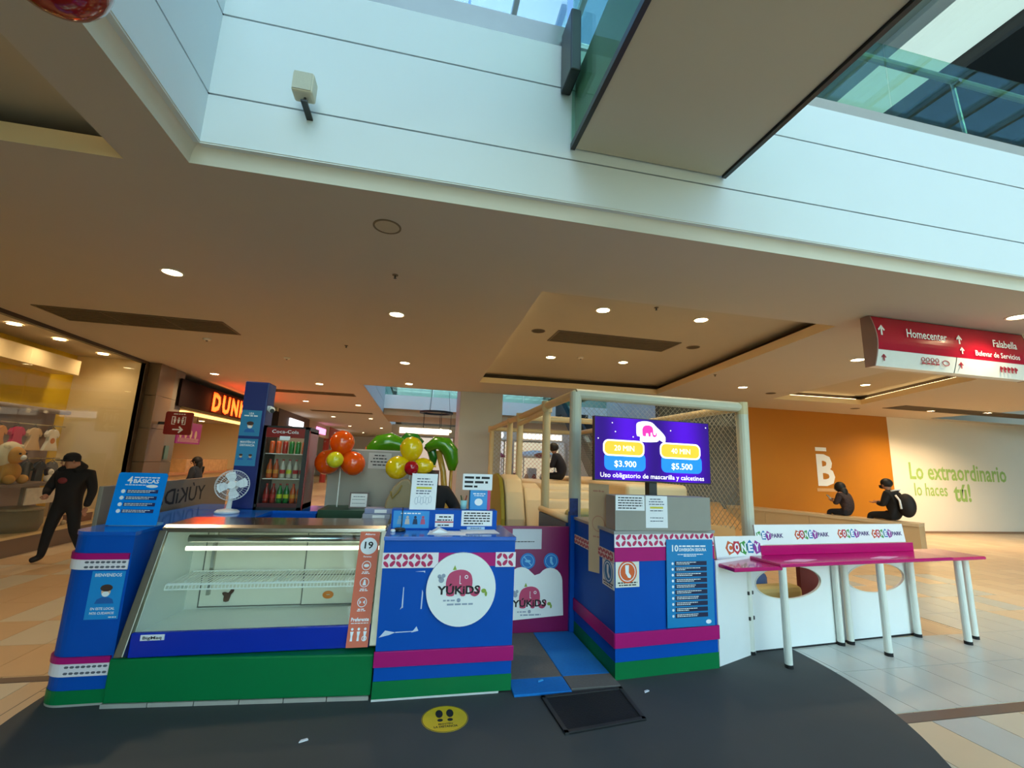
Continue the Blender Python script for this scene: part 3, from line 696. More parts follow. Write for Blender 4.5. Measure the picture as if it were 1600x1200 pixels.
MB().tube((XL+.12, 3.97, .915), (XR-.05, 3.97, .915), .016, n=12).build('lamp_tube', mat('fluorescent_tube', (236, 246, 214), .4, emit=2.8), dc, smooth=True)
MB().fbox(FG, XL+.045, XR-.045, .0, GL, -.006, 0).build('front_glass', glass('cooler_glass', (.97, .99, .98), .012, fres=.08), dc)
ws = MB(); zsh = .695
for y in (3.80, 3.82, 4.2): ws.tube((XL+.1, y, zsh), (XR-.06, y, zsh), .006, n=6)
ws.tube((XL+.1, 3.79, zsh-.03), (XR-.06, 3.79, zsh-.03), .006, n=6)
nb = 60
for i in range(nb):
    x = XL+.1+(XR-XL-.16)*i/(nb-1); ws.path([(x, 4.2, zsh), (x, 3.80, zsh), (x, 3.79, zsh-.03)], .0032, n=5)
ws.build('wire_shelf', mat('white_wire', (236, 240, 232), .3), dc)
for x in (XL+.16, -1.0, XR-.1): MB().box(x-.008, x+.008, 3.95, 4.28, zsh-.035, zsh-.008).build('shelf_bracket', M_int, dc)
MB().box(XL+.2, XL+.225, 4.24, 4.28, .5, 1.03).build('shelf_upright', M_steel, dc)
F = Fr((0, 4.262, 0)); 
MB().prism(F, spline([(x-.08, z-.155) for x, z in ((-1.39, .60), (-1.35, .60), (-1.34, .65), (-1.32, .675), (-1.325, .70), (-1.345, .69), (-1.36, .665), (-1.38, .672), (-1.405, .668), (-1.40, .65), (-1.39, .64))], 2), .001, .004).build('brown_sticker', mat('sticker_brown', (74, 44, 30), .6), dc)
MB().ring(F, -.66, .48, .045, .028, .009, .011, n=18, rb=.032).build('orange_sticker', mat('sticker_orange', (214, 120, 30), .6), dc)
MB().box(-1.70, -1.56, 3.58, 3.585, .405, .44).build('name_plate', M_paper, dc)
MB().text(Fr((0, 3.579, 0)), 'BigMaq', -1.63, .414, .018, width=.11, bold=.02).build('lettering', M_ink, dc)

# orange capacity strip on the cooler
ca = thing('capacity_strip', 'orange vertical capacity notice with number 19 on the cooler glass', 'notice', (-.32, 3.6, .3))
FO = Fr((-.395, GY0-.065, GZ0-.13), (1, 0, 0), (0, GY1-GY0, GZ1-GZ0))
M_or = mat('notice_orange', (214, 92, 52), .45)
MB().fbox(FO, 0, .15, 0, .80, 0, .003).build('strip', M_or, ca)
mb = MB(); mb.disc(FO, .075, .69, .064, .064, .003, .004, 28); mb.text(FO, 'Aforo', .075, .773, .014, width=.08, bold=.02, c0=.003).text(FO, 'Personas', .075, .605, .012, width=.06, bold=.02, c0=.003).text(FO, 'Preferente', .075, .165, .024, width=.125, bold=.03, c0=.003)
for i, y in enumerate((.545, .425, .29)):
    mb.ring(FO, .075, y, .034, .005, .003, .004, n=20); words(mb, FO, .05, .10, y-.05, .007, .003); words(mb, FO, .045, .105, y-.06, .006, .003)
mb.disc(FO, .075, .545, .02, .012, .003, .004, 12); mb.prism(FO, [(.062, .405), (.088, .405), (.08, .445), (.07, .445)], .003, .004); mb.prism(FO, [(.055, .275), (.07, .29), (.055, .305)], .003, .004).prism(FO, [(.095, .275), (.08, .29), (.095, .305)], .003, .004)
words(mb, FO, .015, .135, .15, .005, .003)
for i, x in enumerate((.03, .075, .12)):
    mb.disc(FO, x, .115, .009, .009, .003, .004, 10); mb.prism(FO, [(x-.012, .10), (x+.012, .10), (x+.006, .07), (x+.008, .04), (x-.008, .04), (x-.006, .07)], .003, .004)
mb.ring(FO, .118, .055, .018, .005, .003, .004, n=14)
mb.build('white_print', M_pw, ca)
MB().text(FO, '19', .075, .672, .05, width=.066, bold=.025, c0=.0042).build('number', M_ink, ca)

# ---- centre counter
cc = thing('reception_counter', 'blue reception counter with the round white sign', 'counter', (.3, 3.8, 0))
MB().box(-.185, .79, 3.45, 4.05, .13, 1.06).build('body', M_blue, cc)
MB().box(-.187, .792, 3.446, 4.05, .02, .13).build('green_base', M_green, cc)
MB().box(-.187, .70, 3.447, 4.05, 0, .02).build('kick_strip', mat('kick_white', (214, 216, 212), .5), cc)
MB().box(-.19, .795, 3.44, 4.07, 1.06, 1.09).build('top', mat('blue_top', (20, 92, 190), .12), cc, bevel=.004)
MB().box(-.165, .70, 3.79, 3.93, 1.09, 1.245).build('ledge', M_blue, cc, bevel=.003)
FCn = Fr((0, 3.445, 0))
MB().fbox(FCn, -.192, .80, .222, .322, -.004, .012).build('magenta_band', M_mag, cc, bevel=.003)
MB().fbox(FCn, .0, .66, .88, .975, -.004, .002).build('magenta_band', M_mag, cc)
leaves(FCn, -.19, .21, .872, .978, cc); leaves(FCn, .64, .795, .872, .978, cc)
F = Fr((0, 3.4495, 0))
scuffs(F, [[(-.17, .41), (-.10, .425), (-.06, .44), (-.13, .455)], [(-.06, .437), (.06, .44), (.06, .445), (-.06, .443)], [(.05, .435), (.10, .445), (.085, .475), (.07, .455)],
           [(-.03, .60), (-.02, .60), (-.022, .74), (-.027, .74)], [(-.04, .59), (-.02, .605), (-.03, .61)], [(.105, .59), (.113, .59), (.116, .70), (.108, .72)], [(.05, .845), (.12, .85), (.12, .835), (.11, .843)]], cc)
sg = thing('round_sign', 'round white sign with pink elephant emblem on the reception counter', 'sign', (.39, 3.44, .47))
F = Fr((.39, 3.43, .725)); MB().disc(F, 0, 0, .255, .255, -.012, .008, 56).build('disc', M_pvc, sg)
logo(Fr((.39, 3.421, .725)), -.02, .03, .145, sg)
# ledge notices
def notice(name, label, F, a0, a1, b0, b1, lines, m=M_paper, heading=None, cat='notice', hl=None, t=.001, ink=None, margin=.08):
    th = thing(name, label, cat, F((a0+a1)/2, b0, 0)); MB().fbox(F, a0, a1, b0, b1, 0, t).build('sheet', m, th)
    mb = MB(); H = b1-b0; W = a1-a0
    if heading: mb.text(F, heading[0], (a0+a1)/2, b0+H*heading[1], H*heading[2], width=W*heading[3], bold=.02, c0=t)
    for fy, fh, x0, x1 in lines: words(mb, F, a0+W*x0, a0+W*x1, b0+H*fy, H*fh, t+.0006)
    if mb.f: mb.build('print', ink or M_ink, th)
    if hl:
        m2 = MB()
        for fy, fh, x0, x1 in hl[0]: m2.fbox(F, a0+W*x0, a0+W*x1, b0+H*fy, b0+H*(fy+fh), t, t+.0005)
        m2.build('highlight', hl[1], th)
    return th
FL = Fr((0, 3.7895, 0))
M_yel = mat('highlighter', (214, 200, 60), .7); M_redp = mat('print_red', (190, 50, 60), .6); M_grink = mat('grey_ink', (96, 100, 116), .7)
n1 = notice('counter_poster', 'blue landscape poster with four figures on the counter ledge', FL, -.15, .135, 1.10, 1.235, [(.82, .07, .2, .75)], M_sky, ink=M_pw)
for i, c_ in enumerate(((120, 160, 190), (200, 190, 180), (40, 60, 90), (190, 90, 120))):
    x = -.10+.062*i; mb = MB(); mb.disc(FL, x, 1.185, .011, .012, .0011, .002, 10).prism(FL, [(x-.02, 1.13), (x+.02, 1.13), (x+.014, 1.172), (x-.014, 1.172)], .0011, .002); mb.build('figure', mat('figure_%d' % i, c_, .7), n1)
notice('counter_notice', 'small white notice with a red line on the counter ledge', FL, .185, .335, 1.11, 1.212, [(.74, .1, .2, .85), (.5, .09, .1, .92), (.1, .09, .15, .8)], hl=([(.34, .1, 0, 1)], M_redp))
notice('counter_notice', 'larger white notice with five lines at the right end of the counter ledge', FL, .40, .66, 1.12, 1.243, [(.8, .08, .08, .92), (.63, .08, .08, .92), (.46, .08, .08, .92), (.29, .08, .08, .92), (.12, .08, .08, .7)])
notice('counter_label', 'small pale blue label below the five-line notice', FL, .45, .60, 1.092, 1.113, [(.4, .25, .2, .8)], mat('pale_blue_paper', (186, 214, 240), .7))
FP = Fr((-.03, 3.80, 1.245), (1, 0, 0), (.02, .06, 1))
th = notice('mask_notice', 'white sheet about masks with yellow highlight standing on the ledge', FP, 0, .21, 0, .29, [(.84, .03, .2, .7), (.76, .03, .2, .8), (.68, .03, .2, .85), (.5, .03, .2, .78), (.43, .03, .2, .75)], hl=([(.57, .06, .2, .8)], M_yel), ink=M_grink)
mb = MB()
for i in range(6): mb.ring(FP, .05+.022*i, .07+.012*(i%2), .014, .003, .001, .0018, n=12, rb=.03)
mb.build('sketch', mat('pencil_grey', (170, 176, 190), .8), th)
FP2 = Fr((.40, 3.83, 1.41), (1, 0, 0), (0, .03, 1))
notice('payment_notice', 'white card with three bold lines above the counter brochure box', FP2, 0, .255, 0, .135, [(.70, .14, .06, .95), (.42, .14, .06, .85), (.16, .12, .06, .5)], t=.002)
bx = thing('brochure_box', 'blue and pink brochure box on the reception counter', 'box', (.55, 3.86, 1.245))
MB().box(.47, .62, 3.84, 3.92, 1.245, 1.41).build('body', M_sky, bx, bevel=.003); MB().box(.62, .645, 3.84, 3.92, 1.245, 1.41).build('spine', mat('box_pink', (206, 50, 120), .5), bx)
F = Fr((0, 3.8395, 0)); MB().disc(F, .545, 1.31, .035, .03, 0, .001, 14).build('picture', M_pw, bx); mb = MB(); words(mb, F, .495, .6, 1.375, .008); words(mb, F, .505, .59, 1.36, .006); mb.build('print', M_pw, bx)
for i, (x0, y0, rot) in enumerate(((.12, 3.53, -.12), (.40, 3.56, .05))):
    F = Fr((x0, y0, 1.0905+.002*i), (math.cos(rot), math.sin(rot), 0), (-math.sin(rot), math.cos(rot), 0))
    mb = MB(); mb.fbox(F, 0, .29, 0, .2, 0, .0015)
    tag(mb.build('paper_sheet', M_paper), ('white sheet lying at the middle of the reception counter top', 'white sheet lying at the right of the reception counter top')[i], 'paper', 'loose sheets on the counter')
tc_ = MB().prism(Fr((.16, 3.60, 1.093), (1, 0, 0), (0, 0, 1)), [(0, 0), (.12, 0), (.05, .03)], -.12, 0); tag(tc_.build('paper_tent', M_paper), 'small folded white paper tent on the reception counter', 'paper')
cr = thing('card_reader', 'black card reader pad with cable on the reception counter', 'card reader', (-.09, 3.70, 1.09)); MB().lathe((-.09, 3.70, 1.09), [(.045, 0), (.048, .008), (.04, .022), (.01, .026)]).build('base', M_black, cr, smooth=True)
MB().path([(-.085, 3.72, 1.10), (-.08, 3.77, 1.13), (-.08, 3.775, 1.24), (-.08, 3.80, 1.26)], .004, n=6).build('cable', M_black, cr)
tag(MB().lathe((-.14, 3.66, 1.09), [(.018, 0), (.02, .012), (.012, .02), (.0, .021)], n=12).build('white_dispenser', M_pvc, smooth=True), 'tiny white tape roll beside the black card reader', 'tape')
pc = thing('pen_cup', 'small pale cup holding pens beside the brochure box', 'cup', (.42, 3.87, 1.245)); MB().lathe((.42, 3.87, 1.245), [(.025, 0), (.03, .075), (.027, .075), (.022, .005)], n=16).build('cup', mat('cup_teal', (150, 206, 210), .4), pc, smooth=True)
for i, (dx, dy, c_) in enumerate(((.012, 0, (140, 60, 40)), (-.012, .01, (60, 90, 60)), (.0, -.01, (200, 150, 110)))): MB().tube((.42+dx*.3, 3.87+dy*.3, 1.26), (.42+dx*2, 3.87+dy*2, 1.36), .006, n=6).build('pen', mat('pen_%d' % i, c_, .5), pc)

# ---- right counter
rc = thing('corner_counter', 'blue corner counter carrying the grey box below the price screen', 'counter', (2.1, 4.0, 0))
rp_ = [(1.645, 3.515), (2.63, 3.60), (2.63, 4.45), (1.645, 4.45)]
MB().prism(FZ, rp_, .13, 1.10).build('body', M_blue, rc); MB().prism(FZ, [(1.642, 3.511), (2.633, 3.596), (2.633, 4.45), (1.642, 4.45)], .0, .13).build('green_base', M_green, rc)
MB().prism(FZ, [(1.635, 3.505), (2.64, 3.592), (2.64, 4.46), (1.635, 4.46)], 1.10, 1.125).build('top', mat('grey_top', (150, 150, 146), .4), rc)
ang = math.atan2(.085, .985); FR = Fr((1.645, 3.513, 0), (math.cos(ang), math.sin(ang), 0), (0, 0, 1)); FS_ = Fr((1.643, 4.45, 0), (0, -1, 0), (0, 0, 1))
leaves(FR, -.005, .985, .995, 1.105, rc, step=.052); MB().fbox(FR, -.005, .985, .885, .995, 0, .006).build('magenta_band', M_mag, rc)
MB().fbox(FR, -.01, 1.0, .235, .345, 0, .014).build('magenta_band', M_mag, rc, bevel=.003)
leaves(FS_, 0, .93, .87, .955, rc, m=mat('leaf_red', (176, 52, 60), .6), bg=mat('band_cream', (222, 206, 190), .6), step=.035)
MB().fbox(FS_, 0, .945, .235, .345, 0, .012).build('magenta_band', M_mag, rc, bevel=.003)
# sock signs
def sock_sign(name, label, F, a0, a1, b0, b1, c1):
    th = thing(name, label, 'sign', F((a0+a1)/2, b0, 0)); MB().fbox(F, a0, a1, b0, b1, .0, .003).build('plate', mat('sign_cream', (232, 228, 214), .5), th)
    cx = (a0+a1)/2; cy = b0+(b1-b0)*.6; r = (a1-a0)*.40
    MB().disc(F, cx, cy, r, r, .003, .004, 28).build('disc', c1, th)
    mb = MB(); mb.ring(F, cx, cy, r*.85, r*.08, .004, .0048, n=24); mb.prism(F, [(cx-r*.25, cy+r*.6), (cx+r*.15, cy+r*.6), (cx+r*.12, cy-r*.05), (cx+r*.38, cy-r*.35), (cx+r*.3, cy-r*.55), (cx+r*.05, cy-r*.5), (cx-r*.22, cy-r*.1)], .004, .0048); mb.build('sock_icon', M_pw, th)
    mb = MB(); words(mb, F, a0+.02, a1-.02, b0+.03, .01, .003); words(mb, F, a0+.03, a1-.03, b0+.012, .009, .003); mb.build('print', M_ink, th)
sock_sign('sock_sign', 'white sign with orange sock symbol on the corner counter front', FR, .005, .225, .685, .882, mat('sock_orange', (222, 96, 40), .4))
sock_sign('sock_sign', 'white sign with blue sock symbol on the shaded side of the corner counter', FS_, .70, .93, .66, .865, mat('sock_blue', (14, 110, 160), .4))
# 10 recommendations board
ts = thing('safety_board', 'tall sky blue board with ten safety rules on the corner counter', 'sign', (2.37, 3.56, .35))
FT = FR.sub(.475, .355, .008, -.015); MB().fbox(FT, 0, .475, 0, .70, 0, .01).build('panel', mat('board_cyan', (0, 128, 188), .4), ts, bevel=.003)
mb = MB(); mb.text(FT, '10', .085, .605, .05, width=.065, bold=.03, c0=.0105).text(FT, 'DIVERSI\u00d3N SEGURA', .265, .605, .024, width=.28, bold=.03, c0=.0105)
words(mb, FT, .125, .40, .64, .012, .0105); words(mb, FT, .11, .37, .575, .007, .0105); words(mb, FT, .17, .30, .562, .007, .0105)
for i in range(10):
    y = .505-.046*i; words(mb, FT, .095, .36, y+.006, .006, .0115, random.uniform(.7, 1)); words(mb, FT, .095, .36, y-.007, .006, .0115, random.uniform(.3, .8))
    mb.disc(FT, .058, y, .011, None, .0105, .0115, 10)
mb.disc(FT, .41, .035, .028, .017, .0105, .0115, 14); mb.build('white_print', M_pw, ts)
mb = MB()
for i in range(10): y = .505-.046*i; mb.fbox(FT, .08, .405, y-.016, y+.018, .0105, .011)
mb.build('text_bars', mat('board_navy', (16, 26, 66), .5), ts)
# grey box with notes on the counter
gx = thing('grey_box', 'plain grey box with two taped notes on the corner counter', 'box', (2.1, 3.7, 1.125))
MB().box(1.66, 2.565, 3.535, 3.72, 1.125, 1.41).build('body', mat('grey_board', (150, 146, 136), .6, var=.05), gx, bevel=.004)
F = Fr((0, 3.534, 0))
notice('box_note', 'white note with five lines at the left of the grey box', F, 1.665, 1.93, 1.29, 1.415, [(.8, .07, .08, .92), (.63, .07, .08, .92), (.46, .07, .08, .92), (.29, .07, .08, .92), (.12, .07, .08, .7)])
notice('box_note', 'white sheet with yellow highlight in the middle of the grey box', F, 1.94, 2.145, 1.15, 1.415, [(.88, .03, .2, .7), (.8, .03, .15, .8), (.72, .03, .15, .85), (.52, .03, .2, .78), (.3, .025, .2, .8), (.2, .025, .2, .8)], hl=([(.6, .06, .2, .8)], M_yel), ink=M_grink)

# ---- price screen on a pole
tv = thing('price_screen', 'wall screen showing purple price list for 20 and 40 minutes', 'screen', (2.18, 3.9, 1.41))
FTV = Fr((1.59, 3.80, 1.535), (1.17, 0, -.010), (0.0, 0, 1)); W_, H_ = 1.18, .57
MB().fbox(FTV, -.008, W_+.008, -.012, H_+.008, -.05, 0).build('case', M_black, tv, bevel=.004)
def screenm():
    m = bpy.data.materials.new('screen_purple'); m.use_nodes = True; n = m.node_tree.nodes; l = m.node_tree.links; b = n['Principled BSDF']
    b.inputs['Roughness'].default_value = .5; b.inputs['Specular IOR Level'].default_value = .15; b.inputs['Base Color'].default_value = (.01, .0, .03, 1)
    tx = n.new('ShaderNodeTexCoord'); wv = n.new('ShaderNodeTexWave'); wv.inputs['Scale'].default_value = .55; wv.inputs['Distortion'].default_value = 3; wv.inputs['Detail'].default_value = 0
    cr_ = n.new('ShaderNodeValToRGB'); cr_.color_ramp.elements[0].color = lin((44, 0, 132))+(1,); cr_.color_ramp.elements[1].color = lin((88, 0, 236))+(1,)
    l.new(tx.outputs['Object'], wv.inputs['Vector']); l.new(wv.outputs['Fac'], cr_.inputs[0]); l.new(cr_.outputs[0], b.inputs['Emission Color']); b.inputs['Emission Strength'].default_value = 1.0
    return m
MB().fbox(FTV, 0, W_, 0, H_, 0, .002).build('display', screenm(), tv)
E_w = mat('screen_white', (255, 250, 255), emit=1.0); E_or = mat('screen_orange', (255, 176, 30), emit=.95); E_bl = mat('screen_blue', (0, 120, 250), emit=.95); E_pk = mat('screen_pink', (240, 20, 150), emit=.95)
def rrect(a0, a1, b0, b1, r, n=5):
    out = []
    for cx, cy, t0 in ((a1-r, b1-r, 0), (a0+r, b1-r, PI/2), (a0+r, b0+r, PI), (a1-r, b0+r, 1.5*PI)):
        out += [(cx+r*math.cos(t0+PI/2*i/n), cy+r*math.sin(t0+PI/2*i/n)) for i in range(n+1)]
    return out
def grown(d): return [(a-d, b) for a, b in ()]
mw, mo, mbk, mt, mp = MB(), MB(), MB(), MB(), MB()
for x0, x1, t1, t2 in ((.085, .49, '20 MIN', '$3.900'), (.66, 1.08, '40 MIN', '$5.500')):
    mbk.prism(FTV, rrect(x0+.005, x1+.012, .085, .25, .05), .002, .003)
    mw.prism(FTV, rrect(x0-.008, x1+.002, .215, .365, .055), .003, .004); mo.prism(FTV, rrect(x0+.006, x1-.012, .229, .351, .045), .004, .005)
    mt.text(FTV, t1, (x0+x1)/2, .265, .05, width=.20, bold=0., c0=.0055).text(FTV, t2, (x0+x1)/2+.01, .12, .055, width=.22, bold=.012, c0=.004)
mt.text(FTV, 'Uso obligatorio de mascarilla y calcetines', .58, .022, .042, width=1.06, bold=.006, c0=.003)
for x, y in ((.17, .52), (.2, .44), (.38, .40), (.77, .48), (1.15, .53), (.03, .37)): mt.disc(FTV, x, y, .006, .006, .003, .004, 8)
mw.prism(FTV, [(.545+.105*x, .455+.10*y) for x, y in spline([(-1.25, .2), (-1.2, .75), (-.75, .95), (-.3, 1.0), (.3, .9), (.75, .5), (1.2, .1), (1.6, -.4), (1.5, -.95), (1.0, -.7), (.7, -.9), (-.8, -.95), (-.9, -.5), (-1.2, -.4)], 3)], .002, .003)
mp.prism(FTV, [(.53+.085*x, .465+.085*y) for x, y in ELE], .003, .004)
mw.build('white_frames', E_w, tv); mo.build('orange_buttons', E_or, tv); mbk.build('blue_buttons', E_bl, tv); mt.build('lettering', E_w, tv); mp.build('elephant_emblem', E_pk, tv)
MB().box(2.16, 2.24, 3.86, 3.94, 1.125, 1.75).build('pole', M_black, tv)

# ---- entrance: gate, post, carpet tiles, doormat
gt = thing('entrance_gate', 'dark magenta gate panel closing the entrance between the counters', 'gate', (1.2, 4.5, 0))
MB().box(.80, 1.60, 4.50, 4.54, .02, 1.02).build('panel', mat('gate_magenta', (128, 10, 82), .3), gt, bevel=.004)
MB().tube((.83, 4.545, .1), (.83, 4.545, .9), .012).build('hinge_rod', M_steel, gt)
FGt = Fr((0, 4.499, 0))
notice('gate_notice', 'white notice at the top of the magenta gate', FGt, 1.0, 1.305, .80, .995, [(.35, .04, .1, .75)], mat('gate_paper', (206, 208, 214), .7))
for i, (x, lb) in enumerate(((1.165, 'round blue no-shoes sticker on the gate'), (1.41, 'round blue socks sticker on the gate'))):
    st = thing('round_sticker', lb, 'sticker', (x, 4.497, .6)); MB().disc(FGt, x, .685, .078, .078, 0, .002, 28).build('disc', mat('sticker_blue', (0, 112, 190), .4), st)
    mb = MB(); mb.ring(FGt, x, .685, .062, .005, .002, .003, n=24)
    if i == 0: mb.prism(FGt, [(x-.045, .725), (x-.038, .732), (x+.045, .645), (x+.038, .638)], .002, .003).disc(FGt, x, .685, .03, .012, .002, .0028, 12)
    else: mb.prism(FGt, [(x-.012, .725), (x+.012, .725), (x+.01, .68), (x+.026, .655), (x+.015, .642), (x-.012, .67)], .002, .003)
    mb.build('symbol', mat('sticker_pale', (120, 190, 226), .5), st)
gp_ = thing('cloud_plaque', 'white cloud-topped plaque with pink elephant emblem on the gate', 'sign', (1.2, 4.49, .15))
cl = [(.86, .13), (1.545, .17), (1.53, .50)]+[(1.40+.13*math.cos(t), .49+.13*math.sin(t)) for t in [PI*i/10 for i in range(1, 9)]]+[(1.24, .55)]+[(1.10+.13*math.cos(t), .50+.13*math.sin(t)) for t in [PI*i/10 for i in range(3, 11)]]+[(.86, .42)]
MB().prism(FGt, cl, .001, .006).build('plaque', M_pvc, gp_); logo(Fr((0, 4.492, 0)), 1.19, .33, .16, gp_)
po = thing('gate_post', 'slim blue post with a leaflet at its top beside the gate', 'post', (1.62, 4.47, 0))
MB().box(1.60, 1.68, 4.46, 4.54, 0, 1.17).build('post', M_blue, po, bevel=.004); MB().box(1.585, 1.675, 4.45, 4.456, 1.14, 1.31).build('leaflet', mat('leaflet_print', (40, 60, 120), .5, var=.9, scale=30), po)
bw = thing('play_barrier', 'dark blue barrier with a cream padded rail behind the gate post', 'barrier', (1.7, 4.9, 0))
MB().box(1.58, 1.62, 4.56, 5.6, 0, 1.05).build('panel', mat('barrier_blue', (8, 54, 104), .35), bw); MB().tube((1.60, 4.56, 1.09), (1.60, 5.6, 1.09), .035, n=14).build('padded_rail', M_cream, bw, smooth=True)
bs = thing('paper_banner', 'beige paper banner hanging at the corner counter side', 'banner', (1.66, 3.8, .72)); Fb = Fr((1.585, 3.93, .72), (.6, -1, 0), (0, 0, 1))
M_kraft = mat('kraft_sheet', (206, 178, 140), .8, var=.06)
MB().fbox(Fb, 0, .22, 0, .77, 0, .002).build('sheet', M_kraft, bs)
mb = MB(); mb.ring(Fb, .11, .42, .07, .006, .002, .003, n=24); words(mb, Fb, .05, .18, .30, .012, .002); words(mb, Fb, .05, .18, .70, .012, .002); mb.disc(Fb, .12, .71, .008, .008, .002, .003, 8); mb.build('faded_print', mat('faded_pink', (190, 134, 112), .8), bs)
M_cg = mat('carpet_grey', (104, 100, 94), .95, var=.15, scale=50, bump=.3); M_cb = mat('carpet_blue', (0, 116, 196), .9, var=.12, scale=50, bump=.3)
for x0, x1, y0, y1, m_, lb in ((.80, 1.235, 3.60, 4.49, M_cg, 'long grey carpet tile at the back left of the entrance'), (1.24, 1.635, 3.60, 4.49, M_cb, 'long blue carpet tile at the back right of the entrance'),
                               (.80, 1.235, 3.37, 3.595, M_cb, 'short blue carpet tile at the front left of the entrance'), (1.24, 1.635, 3.40, 3.595, M_cg, 'short grey carpet tile at the front right of the entrance')):
    tag(MB().box(x0, x1, y0, y1, .006, .024).build('carpet_tile', m_, bevel=.004), lb, 'carpet tile', 'carpet tiles in the entrance')
dm = thing('doormat', 'black rubber doormat with raised border in front of the entrance', 'doormat', (1.3, 3.15, .006))
dp = [(.99, 3.345), (1.635, 3.39), (1.61, 2.97), (1.02, 2.895)]
MB().prism(FZ, dp, .006, .014).build('pad', mat('mat_black', (22, 22, 24), .9, bump=.5, scale=90), dm)
mb = MB()
for i in range(4):
    a, b = V(dp[i]), V(dp[(i+1)%4]); d = (b-a).normalized(); nn = V((d.y, -d.x)); mb.prism(FZ, [tuple(a), tuple(b), tuple(b+nn*.028), tuple(a+nn*.028)], .006, .02)
mb.build('border', mat('mat_border', (46, 46, 46), .7), dm)
ys = thing('floor_sticker', 'round yellow keep-your-distance footprint sticker on the dark floor', 'sticker', (.3, 3.18, .006)); Fy = Fr((.30, 3.18, .0065), (1, 0, 0), (0, 1, 0))
MB().disc(Fy, 0, 0, .15, .15, 0, .0012, 40).build('disc', mat('sticker_yellow', (232, 196, 20), .4, var=.08, scale=20), ys)
mb = MB()
for sx_ in (-1, 1): mb.prism(Fy, [(sx_*(.035+.024*math.cos(t)*(1 if math.cos(t)*1 > 0 else 1)), .055+.046*math.sin(t)) for t in [2*PI*i/14 for i in range(14)]][::sx_], .0012, .002).disc(Fy, sx_*.032, -.018, .018, .016, .0012, .002, 12)
mb.text(Fy, 'MANT\u00c9N', 0, -.07, .016, width=.09, bold=.02, c0=.0012).text(Fy, 'LA DISTANCIA', 0, -.10, .02, width=.15, bold=.03, c0=.0012); mb.build('footprints_and_text', M_ink, ys)
MB().ring(Fy, 0, 0, .148, .004, .0012, .0016, n=40).build('rim', M_ink, ys)
for x, y, lb in ((-.55, 3.05, 'scrap of white paper on the dark floor before the cooler'), (1.78, 3.30, 'white litter scrap on the dark floor before the corner counter'), (1.02, 3.52, 'blue litter scrap lying on the blue carpet tile')):
    b_ = MB().prism(Fr((x, y, .0255 if 'blue litter' in lb else .0065), (1, .2, 0), (-.2, 1, 0)), [(0, 0), (.05, .01), (.045, .025), (.01, .02)], 0, .006); tag(b_.build('litter_scrap', mat('litter_blue', (60, 170, 230), .4) if 'blue litter' in lb else M_paper), lb, 'litter')
# ================================================================== PLAY TABLES AT RIGHT
a_ = math.atan2(.25, 3.0); U = V((math.cos(a_), math.sin(a_), 0)); D = V((-math.sin(a_), math.cos(a_), 0)); O_ = V((2.72, 3.45, 0))
FH = Fr(O_, U, D)                       # plan frame of the table run
def at(s_, d, z=0): return O_+U*s_+D*d+V((0, 0, z))
M_ttop = mat('table_magenta', (190, 14, 104), .18, coat=.3, var=.04); M_leg = mat('leg_white', (230, 232, 222), .3, var=.03)
def tleg(s_, d, z, root, r=.032):
    l_ = MB().tube(at(s_, d, .03), at(s_, d, z), r, n=14).build('leg', M_leg, root, smooth=False)
    MB().tube(at(s_, d, 0), at(s_, d, .035), r+.002, n=14).build('foot_cap', M_rubber, l_)
def ttop(s0, s1, d0, d1, z, root, m=M_ttop, t=.034): MB().prism(FH, [(s0, d0), (s1, d0), (s1, d1), (s0, d1)], z-t, z).build('top', m, root, bevel=.012, bseg=3)
t1 = thing('play_table', 'short magenta table beside the corner counter', 'table', at(.25, .2)); ttop(-.01, .52, 0, .38, .835, t1); tleg(.06, .33, .81, t1); tleg(.44, .33, .81, t1)
t2 = thing('play_table', 'long magenta table with upstand in front of the white oval panels', 'table', at(1.6, .2)); ttop(.48, 2.75, -.01, .37, .86, t2)
MB().fbox(Fr(at(0, .345), U, (0, 0, 1)), .62, 2.72, .86, .95, 0, .02).build('upstand', M_ttop, t2, bevel=.004)
for s_, d in ((.54, .03), (1.74, .03), (1.53, .32), (1.66, .32), (2.62, .32)): tleg(s_, d, .83, t2)
t3 = thing('play_table', 'pink glossy table end at the far right of the table run', 'table', at(3.0, .2)); ttop(2.76, 3.28, .0, .45, .855, t3, mat('table_pink', (206, 40, 100), .12, coat=.4)); tleg(2.92, .06, .83, t3); tleg(3.2, .15, .83, t3)
